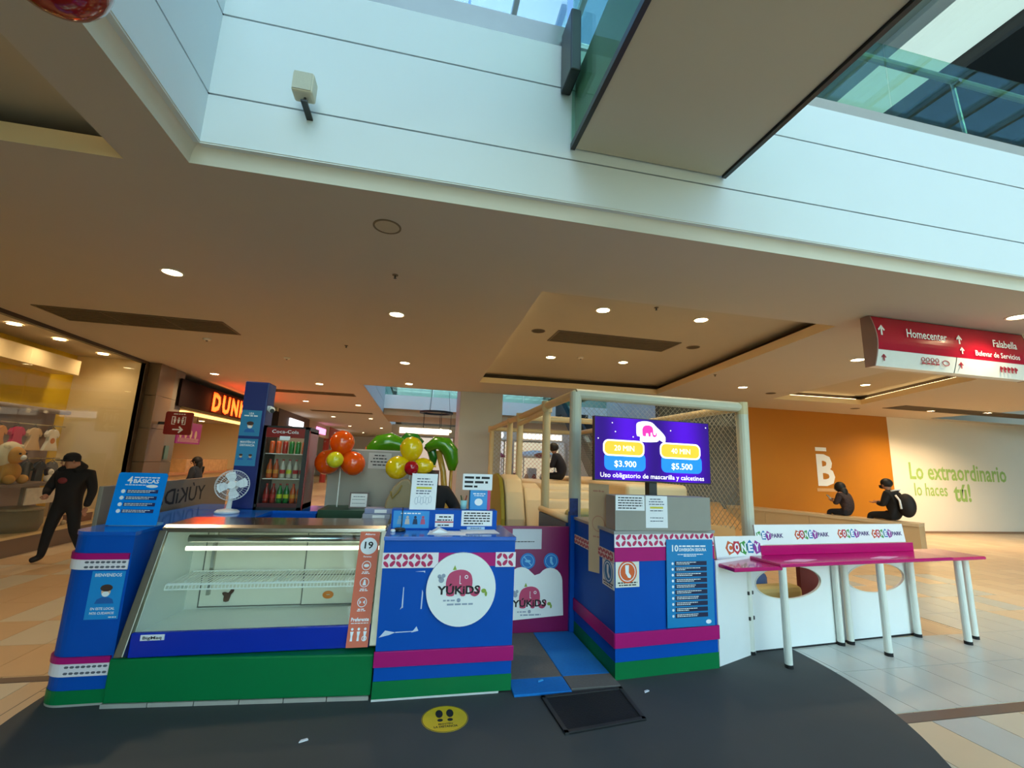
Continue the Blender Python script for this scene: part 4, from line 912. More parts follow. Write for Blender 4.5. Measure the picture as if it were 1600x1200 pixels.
def oval_panel(label, s0, s1, d, z1, oc, ra, rb):
    F = Fr(at(0, d), U, (0, 0, 1)); N = 40; cx, cz = oc
    rect = []; 
    for i in range(N):
        t = 2*PI*i/N; c, s_ = math.cos(t), math.sin(t)
        k = min(((s1-cx) if c > 0 else (cx-s0))/max(abs(c), 1e-6), ((z1-cz) if s_ > 0 else (cz-.02))/max(abs(s_), 1e-6)); rect.append((cx+c*k, cz+s_*k))
    ov = [(cx+ra*math.cos(2*PI*i/N), cz+rb*math.sin(2*PI*i/N)) for i in range(N)]
    corners = [(s1, z1), (s0, z1), (s0, .02), (s1, .02)]
    vs = []; fs = []
    for c in (0, .02): vs += [F(x, y, c) for x, y in rect]+[F(x, y, c) for x, y in ov]
    for i in range(N):
        j = (i+1)%N; fs += [(2*N+i, 2*N+j, 3*N+j, 3*N+i), (i, N+i, N+j, j), (N+i, 3*N+i, 3*N+j, N+j), (i, j, 2*N+j, 2*N+i)]
    mb = MB(); mb.add(vs, fs)
    for cnr in corners:                  # fill the four corners cut by the fan
        best = sorted(range(N), key=lambda i: (rect[i][0]-cnr[0])**2+(rect[i][1]-cnr[1])**2)[:2]
        p, q = sorted(best); mb.prism(F, [rect[p], rect[q], cnr], 0, .02)
    th = thing('oval_panel', label, 'panel', at((s0+s1)/2, d)); mb.build('panel', M_pvc, th)
    MB().ring(F, cx, cz, ra+.008, .01, .018, .026, n=40, rb=rb+.008).build('opening_rim', M_leg, th)
    MB().fbox(F, s0, s1, 0, .02, 0, .02).build('bottom_seal', M_rubber, th)
oval_panel('white panel with oval opening nearest the corner counter', .50, 1.56, .37, .80, (.96, .60), .41, .15)
oval_panel('white panel with oval opening at the right end of the tables', 1.62, 2.72, .39, .80, (2.17, .595), .42, .145)
sp = thing('side_panel', 'white angled side panel with hinges joining the blue corner counter', 'panel', (2.9, 3.75, 0)); Fs = Fr((2.655, 3.62, 0), (.545, .21, 0), (0, 0, 1))
MB().fbox(Fs, 0, .57, 0, .86, -.02, 0).build('panel', M_pvc, sp)
for z in (.30, .52): MB().fbox(Fs, .48, .56, z, z+.03, 0, .014).build('hinge', M_dsteel, sp)
MB().fbox(Fs, .495, .503, .05, .8, 0, .004).build('seam', M_joint, sp)
# behind the oval openings
bp_ = thing('play_pad', 'blue and cream ball pit pad seen through the left oval', 'play pad', at(.95, .8)); MB().fbox(Fr(at(0, .9), U, (0, 0, 1)), .4, 1.3, 0, .55, -.3, 0).build('blue_pad', mat('pad_blue', (70, 100, 150), .5), bp_, bevel=.06); MB().fbox(Fr(at(0, .7), U, (0, 0, 1)), .75, 1.55, 0, .45, -.2, 0).build('cream_pad', mat('pad_straw', (196, 176, 110), .6), bp_, bevel=.05)
rp2 = MB().fbox(Fr(at(0, .8), U, (0, 0, 1)), 1.63, 2.05, 0, .85, -.05, 0); tag(rp2.build('maroon_board', mat('maroon_board', (118, 44, 44), .6)), 'maroon board seen through the right oval', 'board')
# header boards with coloured logos
def coney(F, a, b, s_, root, clip0=0, park=True):
    cols = ((206, 92, 40), (196, 40, 60), (60, 150, 60), (40, 120, 180), (150, 50, 150))
    x = a
    for i, ch in enumerate('CONEY'):
        if i >= clip0:
            cx = x+.5*s_; mb = MB(); N = 10
            mb.prism(F, [(cx+(.62 if k % 2 else .5)*s_*math.cos(2*PI*k/N+.3*i), b+.05*s_*(i % 2)+(.80 if k % 2 else .62)*s_*math.sin(2*PI*k/N+.3*i)) for k in range(N)], .001, .002); mb.build('colour_burst', mat('burst_%d' % i, cols[i], .5), root)
            MB().text(F, ch, cx, b-.38*s_+.05*s_*(i % 2), .8*s_, width=.66*s_, bold=.05, c0=.002).build('letter', M_pw, root)
        x += .95*s_
    if park: MB().text(F, 'PARK', x+.15*s_, b-.3*s_, .62*s_, width=2.5*s_, bold=.03, c0=.001, align='L').build('lettering', mat('park_purple', (80, 60, 120), .6), root)
hb = thing('header_board', 'long white header board with three coloured park logos above the tables', 'sign board', at(1.6, .36, .95)); FHb = Fr(at(0, .355, .95), U, D*.12+V((0, 0, 1)))
MB().fbox(FHb, .60, 2.66, 0, .19, -.02, 0).build('board', M_pvc, hb, bevel=.003)
coney(FHb, .50, .085, .060, hb, 2); coney(FHb, 1.10, .09, .061, hb); coney(FHb, 1.68, .095, .061, hb); coney(FHb, 2.17, .09, .061, hb)
hb1 = thing('header_board', 'short white header board overlapping the left end of the long one', 'sign board', at(.4, .3, .87)); FH1 = Fr(at(0, .325, .835), U, D*.12+V((0, 0, 1)))
MB().fbox(FH1, .10, .66, .0, .205, -.015, 0).build('board', M_pvc, hb1, bevel=.003); coney(FH1, .22, .10, .084, hb1, 0, False)
MB().fbox(Fr(at(0, .33, .835), U, (0, 0, 1)), .12, .70, -.01, .01, -.02, 0).build('foot', M_leg, hb1)
for i, s_ in enumerate((.62, 1.7)):
    b_ = MB().prism(FH, [(s_, .10), (s_+.33, .12), (s_+.16, .17)] if 0 else [(s_, .08), (s_+.2, .04), (s_+.42, .10), (s_+.22, .14)], .86, .8615); tag(b_.build('paper_sheet', mat('glossy_leaflet', (240, 190, 220), .2)), ('pale pink leaflet at the left of the long magenta table', 'pale pink leaflet at the middle of the long magenta table')[i], 'leaflet')

# ================================================================== PLAY FRAME AND SOFT PLAY
pf = thing('padded_play_structure', 'tall cream padded frame with netting around the soft play area', 'play frame', (2.7, 7, 0))
M_pad = mat('frame_padding', (208, 192, 150), .5, var=.06); M_padw = mat('frame_padding_white', (202, 204, 186), .5, var=.04)
def post(x, y, z, m=M_pad, r=.055): MB().tube((x, y, 0), (x, y, z), r, n=16).build('post', m, pf, smooth=False)
def beam(p, q, m=M_pad, r=.05): MB().tube(p, q, r, n=14).build('beam', m, pf, smooth=False)
ZF = 2.44
post(1.70, 4.62, ZF+.02, M_padw, .065); post(3.84, 4.62, ZF+.0, M_padw, .07); post(1.70, 5.75, ZF); post(1.70, 7.35, ZF); post(1.70, 8.2, ZF+.05); post(1.72, 10.4, ZF); post(3.84, 10.4, ZF); post(3.84, 7.5, ZF)
beam((1.70, 4.62, ZF), (1.70, 7.4, ZF)); beam((1.70, 7.3, ZF), (1.70, 10.4, ZF)); beam((1.70, 4.62, ZF), (3.84, 4.62, ZF-.02), M_padw, .06); beam((3.84, 4.62, ZF-.02), (3.84, 10.4, ZF)); beam((1.72, 10.4, ZF), (3.84, 10.4, ZF))
beam((1.70, 7.4, ZF), (3.84, 7.5, ZF)); beam((1.70, 5.75, ZF-.06), (1.70, 7.3, ZF-.12), r=.04)
for x, y, z in ((1.70, 5.75, ZF), (1.70, 7.35, ZF), (1.70, 10.4, ZF), (3.84, 4.62, ZF-.02)): MB().tube((x, y, z-.09), (x, y, z+.06), .072, n=16).build('joint_sleeve', M_pad, pf)
def net(F, w_, h_, st, r, name='netting'):
    mb = MB(); n = int((w_+h_)/st)+1
    for i in range(n):
        c = i*st                       # a+b=c and a-b=c-h
        a0, a1 = max(0, c-h_), min(w_, c)
        if a1 > a0: mb.tube(F(a0, c-a0), F(a1, c-a1), r, n=3)
        if a1 > a0: mb.tube(F(a0, h_-(c-a0)), F(a1, h_-(c-a1)), r, n=3)
    return mb.build(name, mat('net_cord', (176, 168, 146), .7), pf, kind='stuff')
net(Fr((3.86, 4.7, .95), (0, 1, 0), (0, 0, 1)), 5.6, 1.45, .085, .004); net(Fr((1.75, 10.4, 1.2), (1, 0, 0), (0, 0, 1)), 2.05, 1.2, .10, .005)
net(Fr((1.80, 4.64, 2.18), (1, 0, 0), (0, 0, 1)), 1.98, .22, .06, .0022)
def pad(name, label, x0, x1, y0, y1, z0, z1, m=M_cream, bv=.07, cat='play pad'):
    return tag(MB().box(x0, x1, y0, y1, z0, z1).build(name, m, bevel=bv, bseg=4), label, cat, 'soft play pads')
sd = thing('play_slide', 'bulging cream vinyl slide with olive side behind the reception counter', 'slide', (1.5, 6.3, 0))
prof = [(6.0, 0), (6.0, .9), (6.15, 1.25), (6.3, 1.42), (6.55, 1.48), (6.8, 1.46), (6.9, 1.3), (6.9, 0)]
MB().prism(Fr((1.24, 0, 0), (0, 1, 0), (0, 0, 1)), prof, 0, .27).build('left_cushion', M_cream, sd, bevel=.06, bseg=4)
MB().prism(Fr((1.52, 0, 0), (0, 1, 0), (0, 0, 1)), [(y-.05, z*.92) for y, z in prof], 0, .27).build('right_cushion', M_cream, sd, bevel=.07, bseg=4)
MB().prism(Fr((1.16, 0, 0), (0, 1, 0), (0, 0, 1)), [(y-.03, z*1.01) for y, z in prof], 0, .06).build('olive_side', mat('olive_vinyl', (150, 136, 30), .5), sd, bevel=.02)
for i in range(5): MB().path([(1.26+.05*i, 6.0-.008, .2+.1*i), (1.30+.05*i, 6.0-.012, .5+.1*i), (1.27+.06*i, 6.0-.008, .8)], .006, n=5).build('crease', mat('cream_crease', (196, 170, 124), .6), sd)
pad('play_pad', 'broad cream platform pad behind the gate post', 1.86, 2.75, 6.51, 8.6, .012, 1.36); pad('play_pad', 'tall cream pad wall behind the price screen', 2.8, 3.74, 5.6, 8.8, .012, 1.43)
for i in range(5): pad('play_pad', ('lowest', 'second', 'third', 'fourth', 'topmost')[i]+' cream step pad climbing behind the frame post', 1.82, 2.74, 5.5+.2*i, 5.695+.2*i, 0, .8+.12*i, bv=.04)
pad('play_pad', 'green striped roller pad low behind the gate post', 1.85, 2.3, 5.15, 5.45, 0, 1.12, mat('pad_sage', (168, 166, 110), .6), .08)
tag(MB().prism(FZ, [(1.66, 4.57), (3.9, 4.57), (3.9, 10.5), (1.0, 10.5), (1.0, 5.6), (1.66, 5.6)], 0, .012).build('play_mat', mat('play_mat', (190, 170, 130), .7)), 'tan play mat under the soft play area', 'mat')
# low tan wall where the two visitors sit
lw = thing('low_wall', 'long low tan wall running right behind the magenta tables', 'low wall', (9.3, 9.5, 0))
M_lw = mat('low_wall_tan', (196, 166, 124), .5, var=.06, scale=2)
p0, p1 = V((8.50, 11.0)), V((10.17, 7.37)); dd = (p1-p0).normalized(); nn = V((-dd.y, dd.x))
for i in range(4):
    q0 = p0+dd*((p1-p0).length*i/4); q1 = p0+dd*((p1-p0).length*(i+1)/4-.006); MB().prism(FZ, [tuple(q0), tuple(q1), tuple(q1+nn*.45), tuple(q0+nn*.45)], 0, .66).build('wall_block', M_lw, lw)
SEATS = [(p0+dd*2.75+nn*.28, .73), (p0+dd*3.62+nn*.28, .73)]
MB().prism(FZ, [tuple(p0-nn*.03), tuple(p1-nn*.03), tuple(p1+nn*.45), tuple(p0+nn*.45)], .66, .72).build('coping', mat('coping_tan', (206, 182, 146), .4), lw)
tag(MB().prism(FZ, [(3.95, 6.2), (5.2, 6.0), (8.4, 10.9), (7.7, 10.95)], 0, .62).prism(FZ, [(3.95, 6.5), (5.0, 6.3), (8.2, 10.9), (7.7, 10.95)], .62, .80).build('padded_bench', mat('bench_tan', (204, 160, 98), .5, var=.06, scale=2), bevel=.02), 'tan padded bench ledge right of the play frame', 'bench')
wn_ = notice('wall_note', 'cream note hanging on the dark grey wall behind the net', Fr((0, 10.99, 0)), 7.15, 7.50, 1.85, 2.75, [(.8, .05, .2, .8), (.65, .05, .2, .8), (.5, .05, .2, .8), (.35, .05, .2, .8)], mat('note_cream', (222, 186, 150), .7))

# ================================================================== ON AND BEHIND THE LEFT COUNTERS
# back counter carrying the fridge
bc = thing('back_counter', 'blue back counter under the drinks fridge', 'counter', (-1.6, 5.3, 0)); MB().box(-2.26, -.98, 5.02, 5.55, 0, 1.06).build('body', M_blue, bc); MB().box(-2.27, -.97, 5.01, 5.56, 1.06, 1.085).build('top', mat('blue_top', (20, 92, 190), .12), bc)
gc = thing('green_shelf_unit', 'low green cabinet between the fridge and the reception counter', 'cabinet', (-.7, 5.2, 0)); MB().box(-.95, -.50, 5.0, 5.5, 0, 1.0).build('body', mat('cabinet_green', (0, 84, 46), .4), gc); MB().box(-.96, -.49, 4.99, 5.51, 1.0, 1.10).build('top_rim', mat('cabinet_dark_green', (0, 58, 30), .4), gc)
fcn = thing('fan_counter', 'small blue counter section carrying the desk fan behind the cooler', 'counter', (-1.62, 4.7, 0)); MB().box(-1.865, -1.40, 4.37, 5.005, 0, 1.06).build('body', M_blue, fcn); MB().box(-1.865, -1.39, 4.36, 5.008, 1.06, 1.085).build('top', mat('blue_top', (20, 92, 190), .12), fcn)
# pillar with posters
pl = thing('blue_pillar', 'tall navy pillar with safety posters left of the drinks fridge', 'pillar', (-1.72, 5.2, 1.085)); MB().box(-1.845, -1.61, 5.1, 5.34, 1.085, 2.41).build('shaft', mat('pillar_navy', (22, 40, 112), .4), pl, bevel=.01)
FPl = Fr((0, 5.099, 0))
for i, (z0, z1, lb) in enumerate(((1.83, 2.10, 'blue mask poster on the navy pillar, upper one'), (1.52, 1.80, 'blue distance poster on the navy pillar, lower one'))):
    th = thing('pillar_poster', lb, 'poster', (-1.73, 5.095, z0)); MB().fbox(FPl, -1.84, -1.645, z0, z1, 0, .002).build('sheet', mat('poster_teal', (40, 130, 176), .5), th)
    F = Fr((0, 5.0965, 0)); mb = MB()
    if i == 0: mb.text(F, 'USA', -1.742, z1-.045, .022, width=.05, bold=.02); words(mb, F, -1.81, -1.68, z1-.065, .012); head_icon(F, -1.742, z0+.11, .085, th)
    else: mb.text(F, 'MANT\u00c9N LA', -1.742, z1-.045, .022, width=.14, bold=.02).text(F, 'DISTANCIA', -1.742, z1-.078, .022, width=.14, bold=.02); head_icon(F, -1.79, z0+.10, .045, th, False); head_icon(F, -1.70, z0+.10, .045, th, False)
    mb.build('lettering', M_pw, th)
cam = thing('security_camera', 'small white security camera on the side of the navy pillar', 'camera', (-1.6, 5.15, 2.1)); MB().ball((-1.57, 5.14, 2.12), .035).build('housing', M_pvc, cam, smooth=True); MB().tube((-1.555, 5.115, 2.11), (-1.54, 5.07, 2.10), .022).build('lens', M_black, cam); MB().box(-1.61, -1.575, 5.13, 5.16, 2.11, 2.16).build('bracket', M_pvc, cam)
# drinks fridge
fr = thing('drinks_fridge', 'countertop drinks fridge with glass door and red side', 'fridge', (-1.35, 5.25, 1.085))
M_frd = mat('fridge_red', (132, 22, 20), .3); fx0, fx1, fy0, fy1, fz0, fz1 = -1.585, -1.13, 5.03, 5.46, 1.085, 1.945
MB().box(fx0, fx0+.025, fy0, fy1, fz0, fz1).build('left_side', M_black, fr); MB().box(fx1-.025, fx1, fy0+.02, fy1, fz0, fz1-.03).build('right_side', M_frd, fr, bevel=.01)
MB().box(fx0, fx1, fy1-.025, fy1, fz0, fz1).build('back', mat('fridge_lining', (214, 206, 190), .4), fr); MB().box(fx0, fx1, fy0+.03, fy1, fz0, fz0+.06).build('base', M_black, fr); MB().box(fx0, fx1, fy0+.03, fy1, fz1-.06, fz1).build('crown', M_black, fr)
F = Fr((0, fy0, 0)); mb = MB()
for a in ((fx0, fx0+.035, fz0+.06, fz1), (fx1-.05, fx1-.01, fz0, fz1), (fx0, fx1-.01, fz0, fz0+.03), (fx0, fx1-.01, fz1-.025, fz1)): mb.fbox(F, *a, -.03, 0)
dr = mb.build('door_frame', M_black, fr)
MB().fbox(F, fx0+.03, fx1-.05, fz0+.03, fz0+.07, -.02, .001).build('lower_panel', mat('fridge_maroon', (70, 10, 16), .4), fr); MB().fbox(F, fx0+.03, fx1-.05, fz1-.12, fz1-.02, -.02, .001).build('header_panel', M_frd, fr)
mb = MB(); mb.text(Fr((0, fy0-.002, 0)), 'Coca-Cola', -1.37, fz1-.075, .035, width=.26, bold=.0).build('lettering', M_pw, fr)
MB().fbox(F, -1.42, -1.32, fz1-.145, fz1-.105, 0, .002).build('thermometer', M_paper, fr)
MB().fbox(F, fx0+.035, fx1-.05, fz0+.07, fz1-.12, -.012, -.008).build('glass_pane', glass('fridge_glass', (.95, .95, .93), .05), dr)
for z in (1.40, 1.66): MB().box(fx0+.03, fx1-.03, fy0+.06, fy1-.03, z-.008, z).build('shelf', M_pvc, fr)
MB().box(fx0+.03, fx1-.03, fy0+.08, fy0+.1, fz1-.1, fz1-.07).build('lamp_tube', mat('fridge_lamp', (255, 232, 200), emit=6), fr)
bcol = [((150, 40, 30), 'dark cola bottle with red label'), ((206, 90, 40), 'orange soda bottle'), ((30, 120, 50), 'green soda bottle')]
bmat = [mat('bottle_%d' % i, c, .2) for i, (c, _) in enumerate(bcol)]; capm = mat('bottle_cap', (190, 40, 40), .4); pale = mat('bottle_pale', (196, 190, 176), .2)
for row, z in enumerate((1.145, 1.40, 1.66)):
    for i in range(6):
        x = -1.525+.065*i; k = (0, 0, 2, 2, 1, 1)[i] if row == 0 else (1, 1, 0, 2, 0, 0)[i] if row == 1 else (1, 1, 0, 2, 2, 1)[i]; m_ = bmat[k] if row == 0 or i < 2 or row == 2 else pale
        h = .20 if row < 2 else .13
        b = thing('soda_bottle', ('first', 'second', 'third', 'fourth', 'fifth', 'sixth')[i]+' from left, '+('soda bottle standing on the bottom of the drinks fridge', 'soda bottle on the middle shelf of the drinks fridge', 'small drink can on the top shelf of the drinks fridge')[row], 'bottle' if row < 2 else 'can', (x, 5.18, z), ('bottles on the fridge bottom', 'bottles on the middle fridge shelf', 'cans on the top fridge shelf')[row])
        if row < 2:
            MB().lathe((x, 5.18, z), [(.026, 0), (.028, .02), (.026, .08), (.028, .12), (.011, h-.03), (.011, h-.015)], n=12).build('body', m_, b, smooth=True); MB().lathe((x, 5.18, z+h-.015), [(.012, 0), (.012, .015)], n=10).build('cap', capm, b)
            MB().lathe((x, 5.18, z+.05), [(.0275, 0), (.0275, .04)], n=12).build('label_band', mat('label_red', (190, 30, 30), .5) if k == 0 else mat('label_%d' % k, ((0,)*3, (230, 150, 40), (200, 210, 40))[k], .5), b)
        else: MB().lathe((x, 5.18, z), [(.022, 0), (.026, .01), (.026, h-.015), (.021, h)], n=12).build('body', m_, b, smooth=True); MB().lathe((x, 5.18, z+h), [(.019, 0), (.019, .002)], n=10).build('lid', M_steel, b)
# fan
fn = thing('desk_fan', 'white desk fan with round cage on the left counter', 'fan', (-1.72, 4.72, 1.085)); fc = V((-1.70, 4.74, 1.345)); fd = V((.25, -1, .12)).normalized()
M_fan = mat('fan_white', (226, 230, 232), .35)
MB().lathe((-1.72, 4.76, 1.085), [(.10, 0), (.105, .015), (.085, .03), (.03, .04)], n=24).build('base', M_fan, fn, smooth=True); MB().path([(-1.72, 4.78, 1.12), (-1.72, 4.80, 1.22), (-1.715, 4.80, 1.33)], [.025, .02, .02]).build('stem', M_fan, fn, smooth=True)
FF = Fr(fc, V((1, .25, 0)), V((0, .12, 1))); FF.n = fd; MB().lathe(fc-fd*.11, [(.035, 0), (.05, .03), (.045, .08)], n=18, axis=fd).build('motor', M_fan, fn, smooth=True)
for k in range(4):
    t = PI/2*k+.4; G = FF.sub(0, 0, 0, t); MB().prism(G, [(.02, -.012), (.06, -.05), (.115, -.055), (.128, -.01), (.115, .03), (.06, .02), (.02, .012)], -.006, -.003).build('blade', mat('fan_blade', (226, 232, 236), .3), fn)
mb = MB()
for r, c in ((.142, -.045), (.142, .015), (.10, .03), (.06, .036)): mb.ring(FF, 0, 0, r, .004, c-.002, c+.002, n=36)
for i in range(36):
    t = 2*PI*i/36; ca_, sa_ = math.cos(t), math.sin(t); mb.path([FF(.03*ca_, .03*sa_, .038), FF(.10*ca_, .10*sa_, .03), FF(.14*ca_, .14*sa_, .015), FF(.14*ca_, .14*sa_, -.045), FF(.06*ca_, .06*sa_, -.07)], .0012, n=4)
mb.build('cage', mat('fan_wire', (206, 210, 214), .4), fn); MB().disc(FF, 0, 0, .034, .034, .036, .042, 24).build('hub_badge', M_fan, fn); MB().text(FF, 'fan', 0, -.005, .01, c0=.043).build('badge_print', M_lgrey, fn) if 0 else None
# screen panel, framed notice, boxes, bag
sc_ = thing('grey_screen', 'large grey translucent screen behind the orange balloons', 'screen panel', (-.5, 5.54, 0)); MB().box(-1.0, .0, 5.53, 5.56, 0, 1.73).build('panel', mat('screen_grey', (150, 144, 136), .35, var=.05), sc_); MB().box(-1.0, .0, 5.525, 5.565, 1.73, 1.745).build('top_edge', mat('screen_edge', (190, 184, 172), .4), sc_)
notice('screen_note', 'grey paper note with four lines on the screen between the balloons', Fr((0, 5.528, 0)), -.56, -.30, 1.525, 1.71, [(.8, .07, .25, .75), (.6, .07, .2, .8), (.4, .07, .1, .9), (.2, .07, .2, .8)], mat('note_grey', (190, 186, 182), .7))
cf = thing('framed_certificate', 'small framed certificate leaning behind the green cabinet', 'frame', (-.6, 5.1, 1.10)); Fc = Fr((-.69, 5.2, 1.10), (1, 0, 0), (0, .12, 1)); MB().fbox(Fc, 0, .20, 0, .17, -.012, 0).build('frame', mat('frame_brown', (110, 92, 88), .5), cf); MB().fbox(Fc, .015, .185, .015, .155, 0, .002).build('sheet', M_paper, cf)
mb = MB(); words(mb, Fc, .04, .16, .12, .008, .002); words(mb, Fc, .03, .17, .09, .005, .002); words(mb, Fc, .03, .17, .05, .005, .002); mb.build('print', M_grink, cf)
cb = thing('cash_desk', 'white desk hidden behind the reception counter', 'desk', (-.3, 4.5, 0)); MB().box(-.62, .75, 4.34, 4.7, 1.0, 1.04).build('top', M_pvc, cb)
for x_ in (-.60, .69): MB().box(x_, x_+.04, 4.36, 4.68, 0, 1.0).build('side', M_pvc, cb)
for i, (z, h, c_) in enumerate(((1.04, .05, (170, 172, 178)), (1.09, .045, (150, 154, 170)), (1.135, .05, (126, 134, 170)))):
    b = thing('stacked_box', ('lowest grey box', 'middle grey box', 'topmost blue-grey box')[i]+' of the small stack left of the reception counter', 'box', (-.35, 4.5, z), 'small stacked boxes'); x = -.47+.015*i
    MB().box(x, x+.25, 4.40, 4.56, z, z+h).build('body', mat('stack_%d' % i, c_, .5), b, bevel=.006); MB().box(x+.09, x+.20, 4.397, 4.40, z+.01, z+h-.01).build('white_tag', M_paper, b)
bg_ = thing('paper_bag', 'tan paper bag standing beside the seated worker', 'bag', (-.17, 4.5, 1.04)); MB().prism(Fr((0, 4.58, 0)), [(-.28, 1.04), (-.02, 1.04), (-.02, 1.40), (-.06, 1.46), (-.13, 1.45), (-.20, 1.38), (-.26, 1.25)], -.0, .14).build('body', mat('bag_tan', (150, 130, 96), .7, var=.15), bg_, bevel=.02); MB().path([(-.22, 4.43, 1.34), (-.20, 4.40, 1.28), (-.15, 4.41, 1.34), (-.12, 4.43, 1.40)], .008).build('handle', mat('bag_handle', (134, 110, 40), .6), bg_)
gl = thing('glazed_cabinet', 'pale blue glazed display cabinet far behind the stacked boxes', 'cabinet', (-.75, 7.9, 0)); 
MB().box(-1.05, -.2, 7.7, 8.2, 0, .9).build('base', M_pvc, gl); MB().box(-1.05, -.2, 7.7, 8.2, .9, 1.5).build('glass_top', mat('cabinet_glazing', (176, 222, 232), .2), gl); 
for x in (-1.05, -.72, -.42, -.2): MB().box(x-.012, x+.012, 7.68, 7.70, .9, 1.52).build('mullion', M_dsteel, gl)
MB().box(-1.06, -.19, 7.68, 7.71, 1.15, 1.17).build('shelf', M_pw, gl)

# ---- balloons
def balloon(name, label, c, r, m, d=(0, 0, -1), st=1.1, group=None):
    t = thing(name, label, 'balloon', c, group); d = V(d).normalized(); cv = V(c)
    prof = []
    for i in range(15):
        s_ = -1+2*i/14; prof.append((r*math.sqrt(max(0, 1-s_*s_))*(1-.12*max(0, s_)), s_*r*st))
    MB().lathe(cv, prof, n=22, axis=d).build('skin', m, t, smooth=True); MB().lathe(cv+d*r*st*.97, [(.012, 0), (.006, .01), (.014, .022)], n=8, axis=d).build('knot', m, t)
M_bo = mat('balloon_orange', (226, 80, 4), .18, coat=.5); M_by = mat('balloon_yellow', (226, 190, 4), .18, coat=.5); M_br = mat('balloon_red', (166, 8, 24), .15, coat=.5); M_bl = mat('balloon_lemon', (206, 196, 30), .18, coat=.5)
BY = 5.25
balloon('orange_balloon', 'topmost orange balloon of the left bunch', (-.83, BY, 1.80), .132, M_bo, (.1, 0, -1)); balloon('orange_balloon', 'lower left orange balloon of the left bunch', (-.955, BY, 1.59), .135, M_bo, (.6, 0, .5)); balloon('orange_balloon', 'lower right orange balloon of the left bunch', (-.70, BY, 1.585), .132, M_bo, (-.6, 0, .5)); balloon('small_yellow_balloon', 'small lemon balloon at the centre of the orange bunch', (-.855, BY-.19, 1.615), .088, M_bl, (0, 1, 0))
BY = 4.7
balloon('yellow_balloon', 'topmost yellow balloon of the right bunch', (-.06, BY, 1.755), .118, M_by, (0, 0, -1)); balloon('yellow_balloon', 'left yellow balloon of the right bunch', (-.18, BY, 1.565), .118, M_by, (.7, 0, .3)); balloon('yellow_balloon', 'right yellow balloon with pointed end of the right bunch', (.07, BY+.02, 1.585), .085, M_by, (1, 0, 0), 1.35); balloon('small_red_balloon', 'small red balloon at the centre of the yellow bunch', (-.045, BY-.17, 1.565), .072, M_br, (0, 1, 0))
MB_ = MB().tube((-.06, BY, 1.04), (-.06, BY, 1.52), .006, n=6); tag(MB_.build('balloon_stick', M_pvc), 'white stick holding up the yellow balloon bunch', 'stick')
MB_ = MB().tube((-.83, 5.31, 1.10), (-.83, 5.31, 1.52), .006, n=6); tag(MB_.build('balloon_stick', M_pvc), 'white stick holding up the orange balloon bunch', 'stick')
pm = thing('balloon_palm', 'palm tree of green and tan balloons behind the yellow bunch', 'balloon', (.3, 6.0, 0)); M_gb = mat('balloon_green', (64, 130, 10), .2, coat=.4); M_gd = mat('balloon_dark_green', (30, 106, 30), .2, coat=.4); M_tb = mat('balloon_tan', (190, 146, 60), .25, coat=.3)
def leafb(pts, r, m):
    n_ = len(pts); MB().path(pts, [r*(.25+.75*math.sin(PI*(i+.6)/n_)) for i in range(n_)], n=12).build('leaf', m, pm, smooth=True)
leafb([(-.60, 6.0, 1.60), (-.56, 6.0, 1.74), (-.47, 6.0, 1.83), (-.35, 6.0, 1.86), (-.22, 6.0, 1.82), (-.1, 6.0, 1.78)], .135, M_gb); leafb([(-.22, 6.05, 1.72), (-.20, 6.05, 1.84), (-.13, 6.05, 1.92), (-.03, 6.05, 1.92), (.06, 6.05, 1.86)], .09, M_gd)
leafb([(.12, 6.0, 1.80), (.24, 6.0, 1.88), (.36, 6.0, 1.86), (.44, 6.0, 1.76), (.47, 6.0, 1.62), (.47, 6.0, 1.52)], .11, M_gb); leafb([(.10, 6.1, 1.84), (.18, 6.1, 1.80), (.22, 6.1, 1.70), (.22, 6.1, 1.58)], .07, M_gd)
MB().path([(.40, 6.05, 0), (.42, 6.05, .6), (.41, 6.05, 1.1), (.36, 6.05, 1.5), (.28, 6.05, 1.78)], [.05, .045, .045, .04, .04], n=10).build('trunk', M_tb, pm, smooth=True); MB().path([(.46, 6.1, 0), (.49, 6.1, .8), (.47, 6.1, 1.3), (.47, 6.1, 1.55)], .022, n=8).build('stalk', M_tb, pm, smooth=True)
# ================================================================== TOY SHOP AT LEFT
M_yw = mat('shop_yellow', (226, 186, 10), .5, var=.04); M_cream2 = mat('shop_cream', (232, 206, 158), .3, var=.03, scale=1); M_disp = mat('display_board', (150, 128, 122), .6, var=.05); M_brn = mat('stone_brown', (118, 92, 66), .35, var=.12, scale=2)
struct(MB().box(-7.1, -7.0, 2.0, 10.6, 0, Q).build('wall_shop_back', M_yw)); struct(MB().box(-7.1, -5.76, 10.5, 10.6, 0, Q).build('wall_shop_side', M_cream2))
struct(MB().box(-7.0, -5.84, 2.0, 10.5, 0, .26).build('window_sill_1', M_brn)); struct(MB().box(-7.0, -5.82, 2.0, 10.5, .26, .30).build('trim_4', mat('sill_cream', (216, 186, 130), .3)))
wg = srt('window_2', (-5.79, 6, .3))
for y0, y1 in ((2.0, 5.0), (5.02, 7.8), (7.82, 10.49)): MB().box(-5.796, -5.784, y0, y1, .3, 3.44).build('glass_pane', glass('shop_glass', (.97, .96, .92), .008, fres=.05), wg)
MB().box(-5.84, -5.75, 2.0, 10.6, 3.44, Q).build('head_rail', mat('bronze_rail', (70, 52, 34), .4), wg); MB().box(-5.84, -5.75, 10.5, 10.62, 0, 3.44).build('end_post', mat('bronze_rail', (70, 52, 34), .4), wg)
struct(MB().box(-7.0, -6.55, 6.0, 9.95, 3.02, 3.3).build('trim_5', M_cream2))
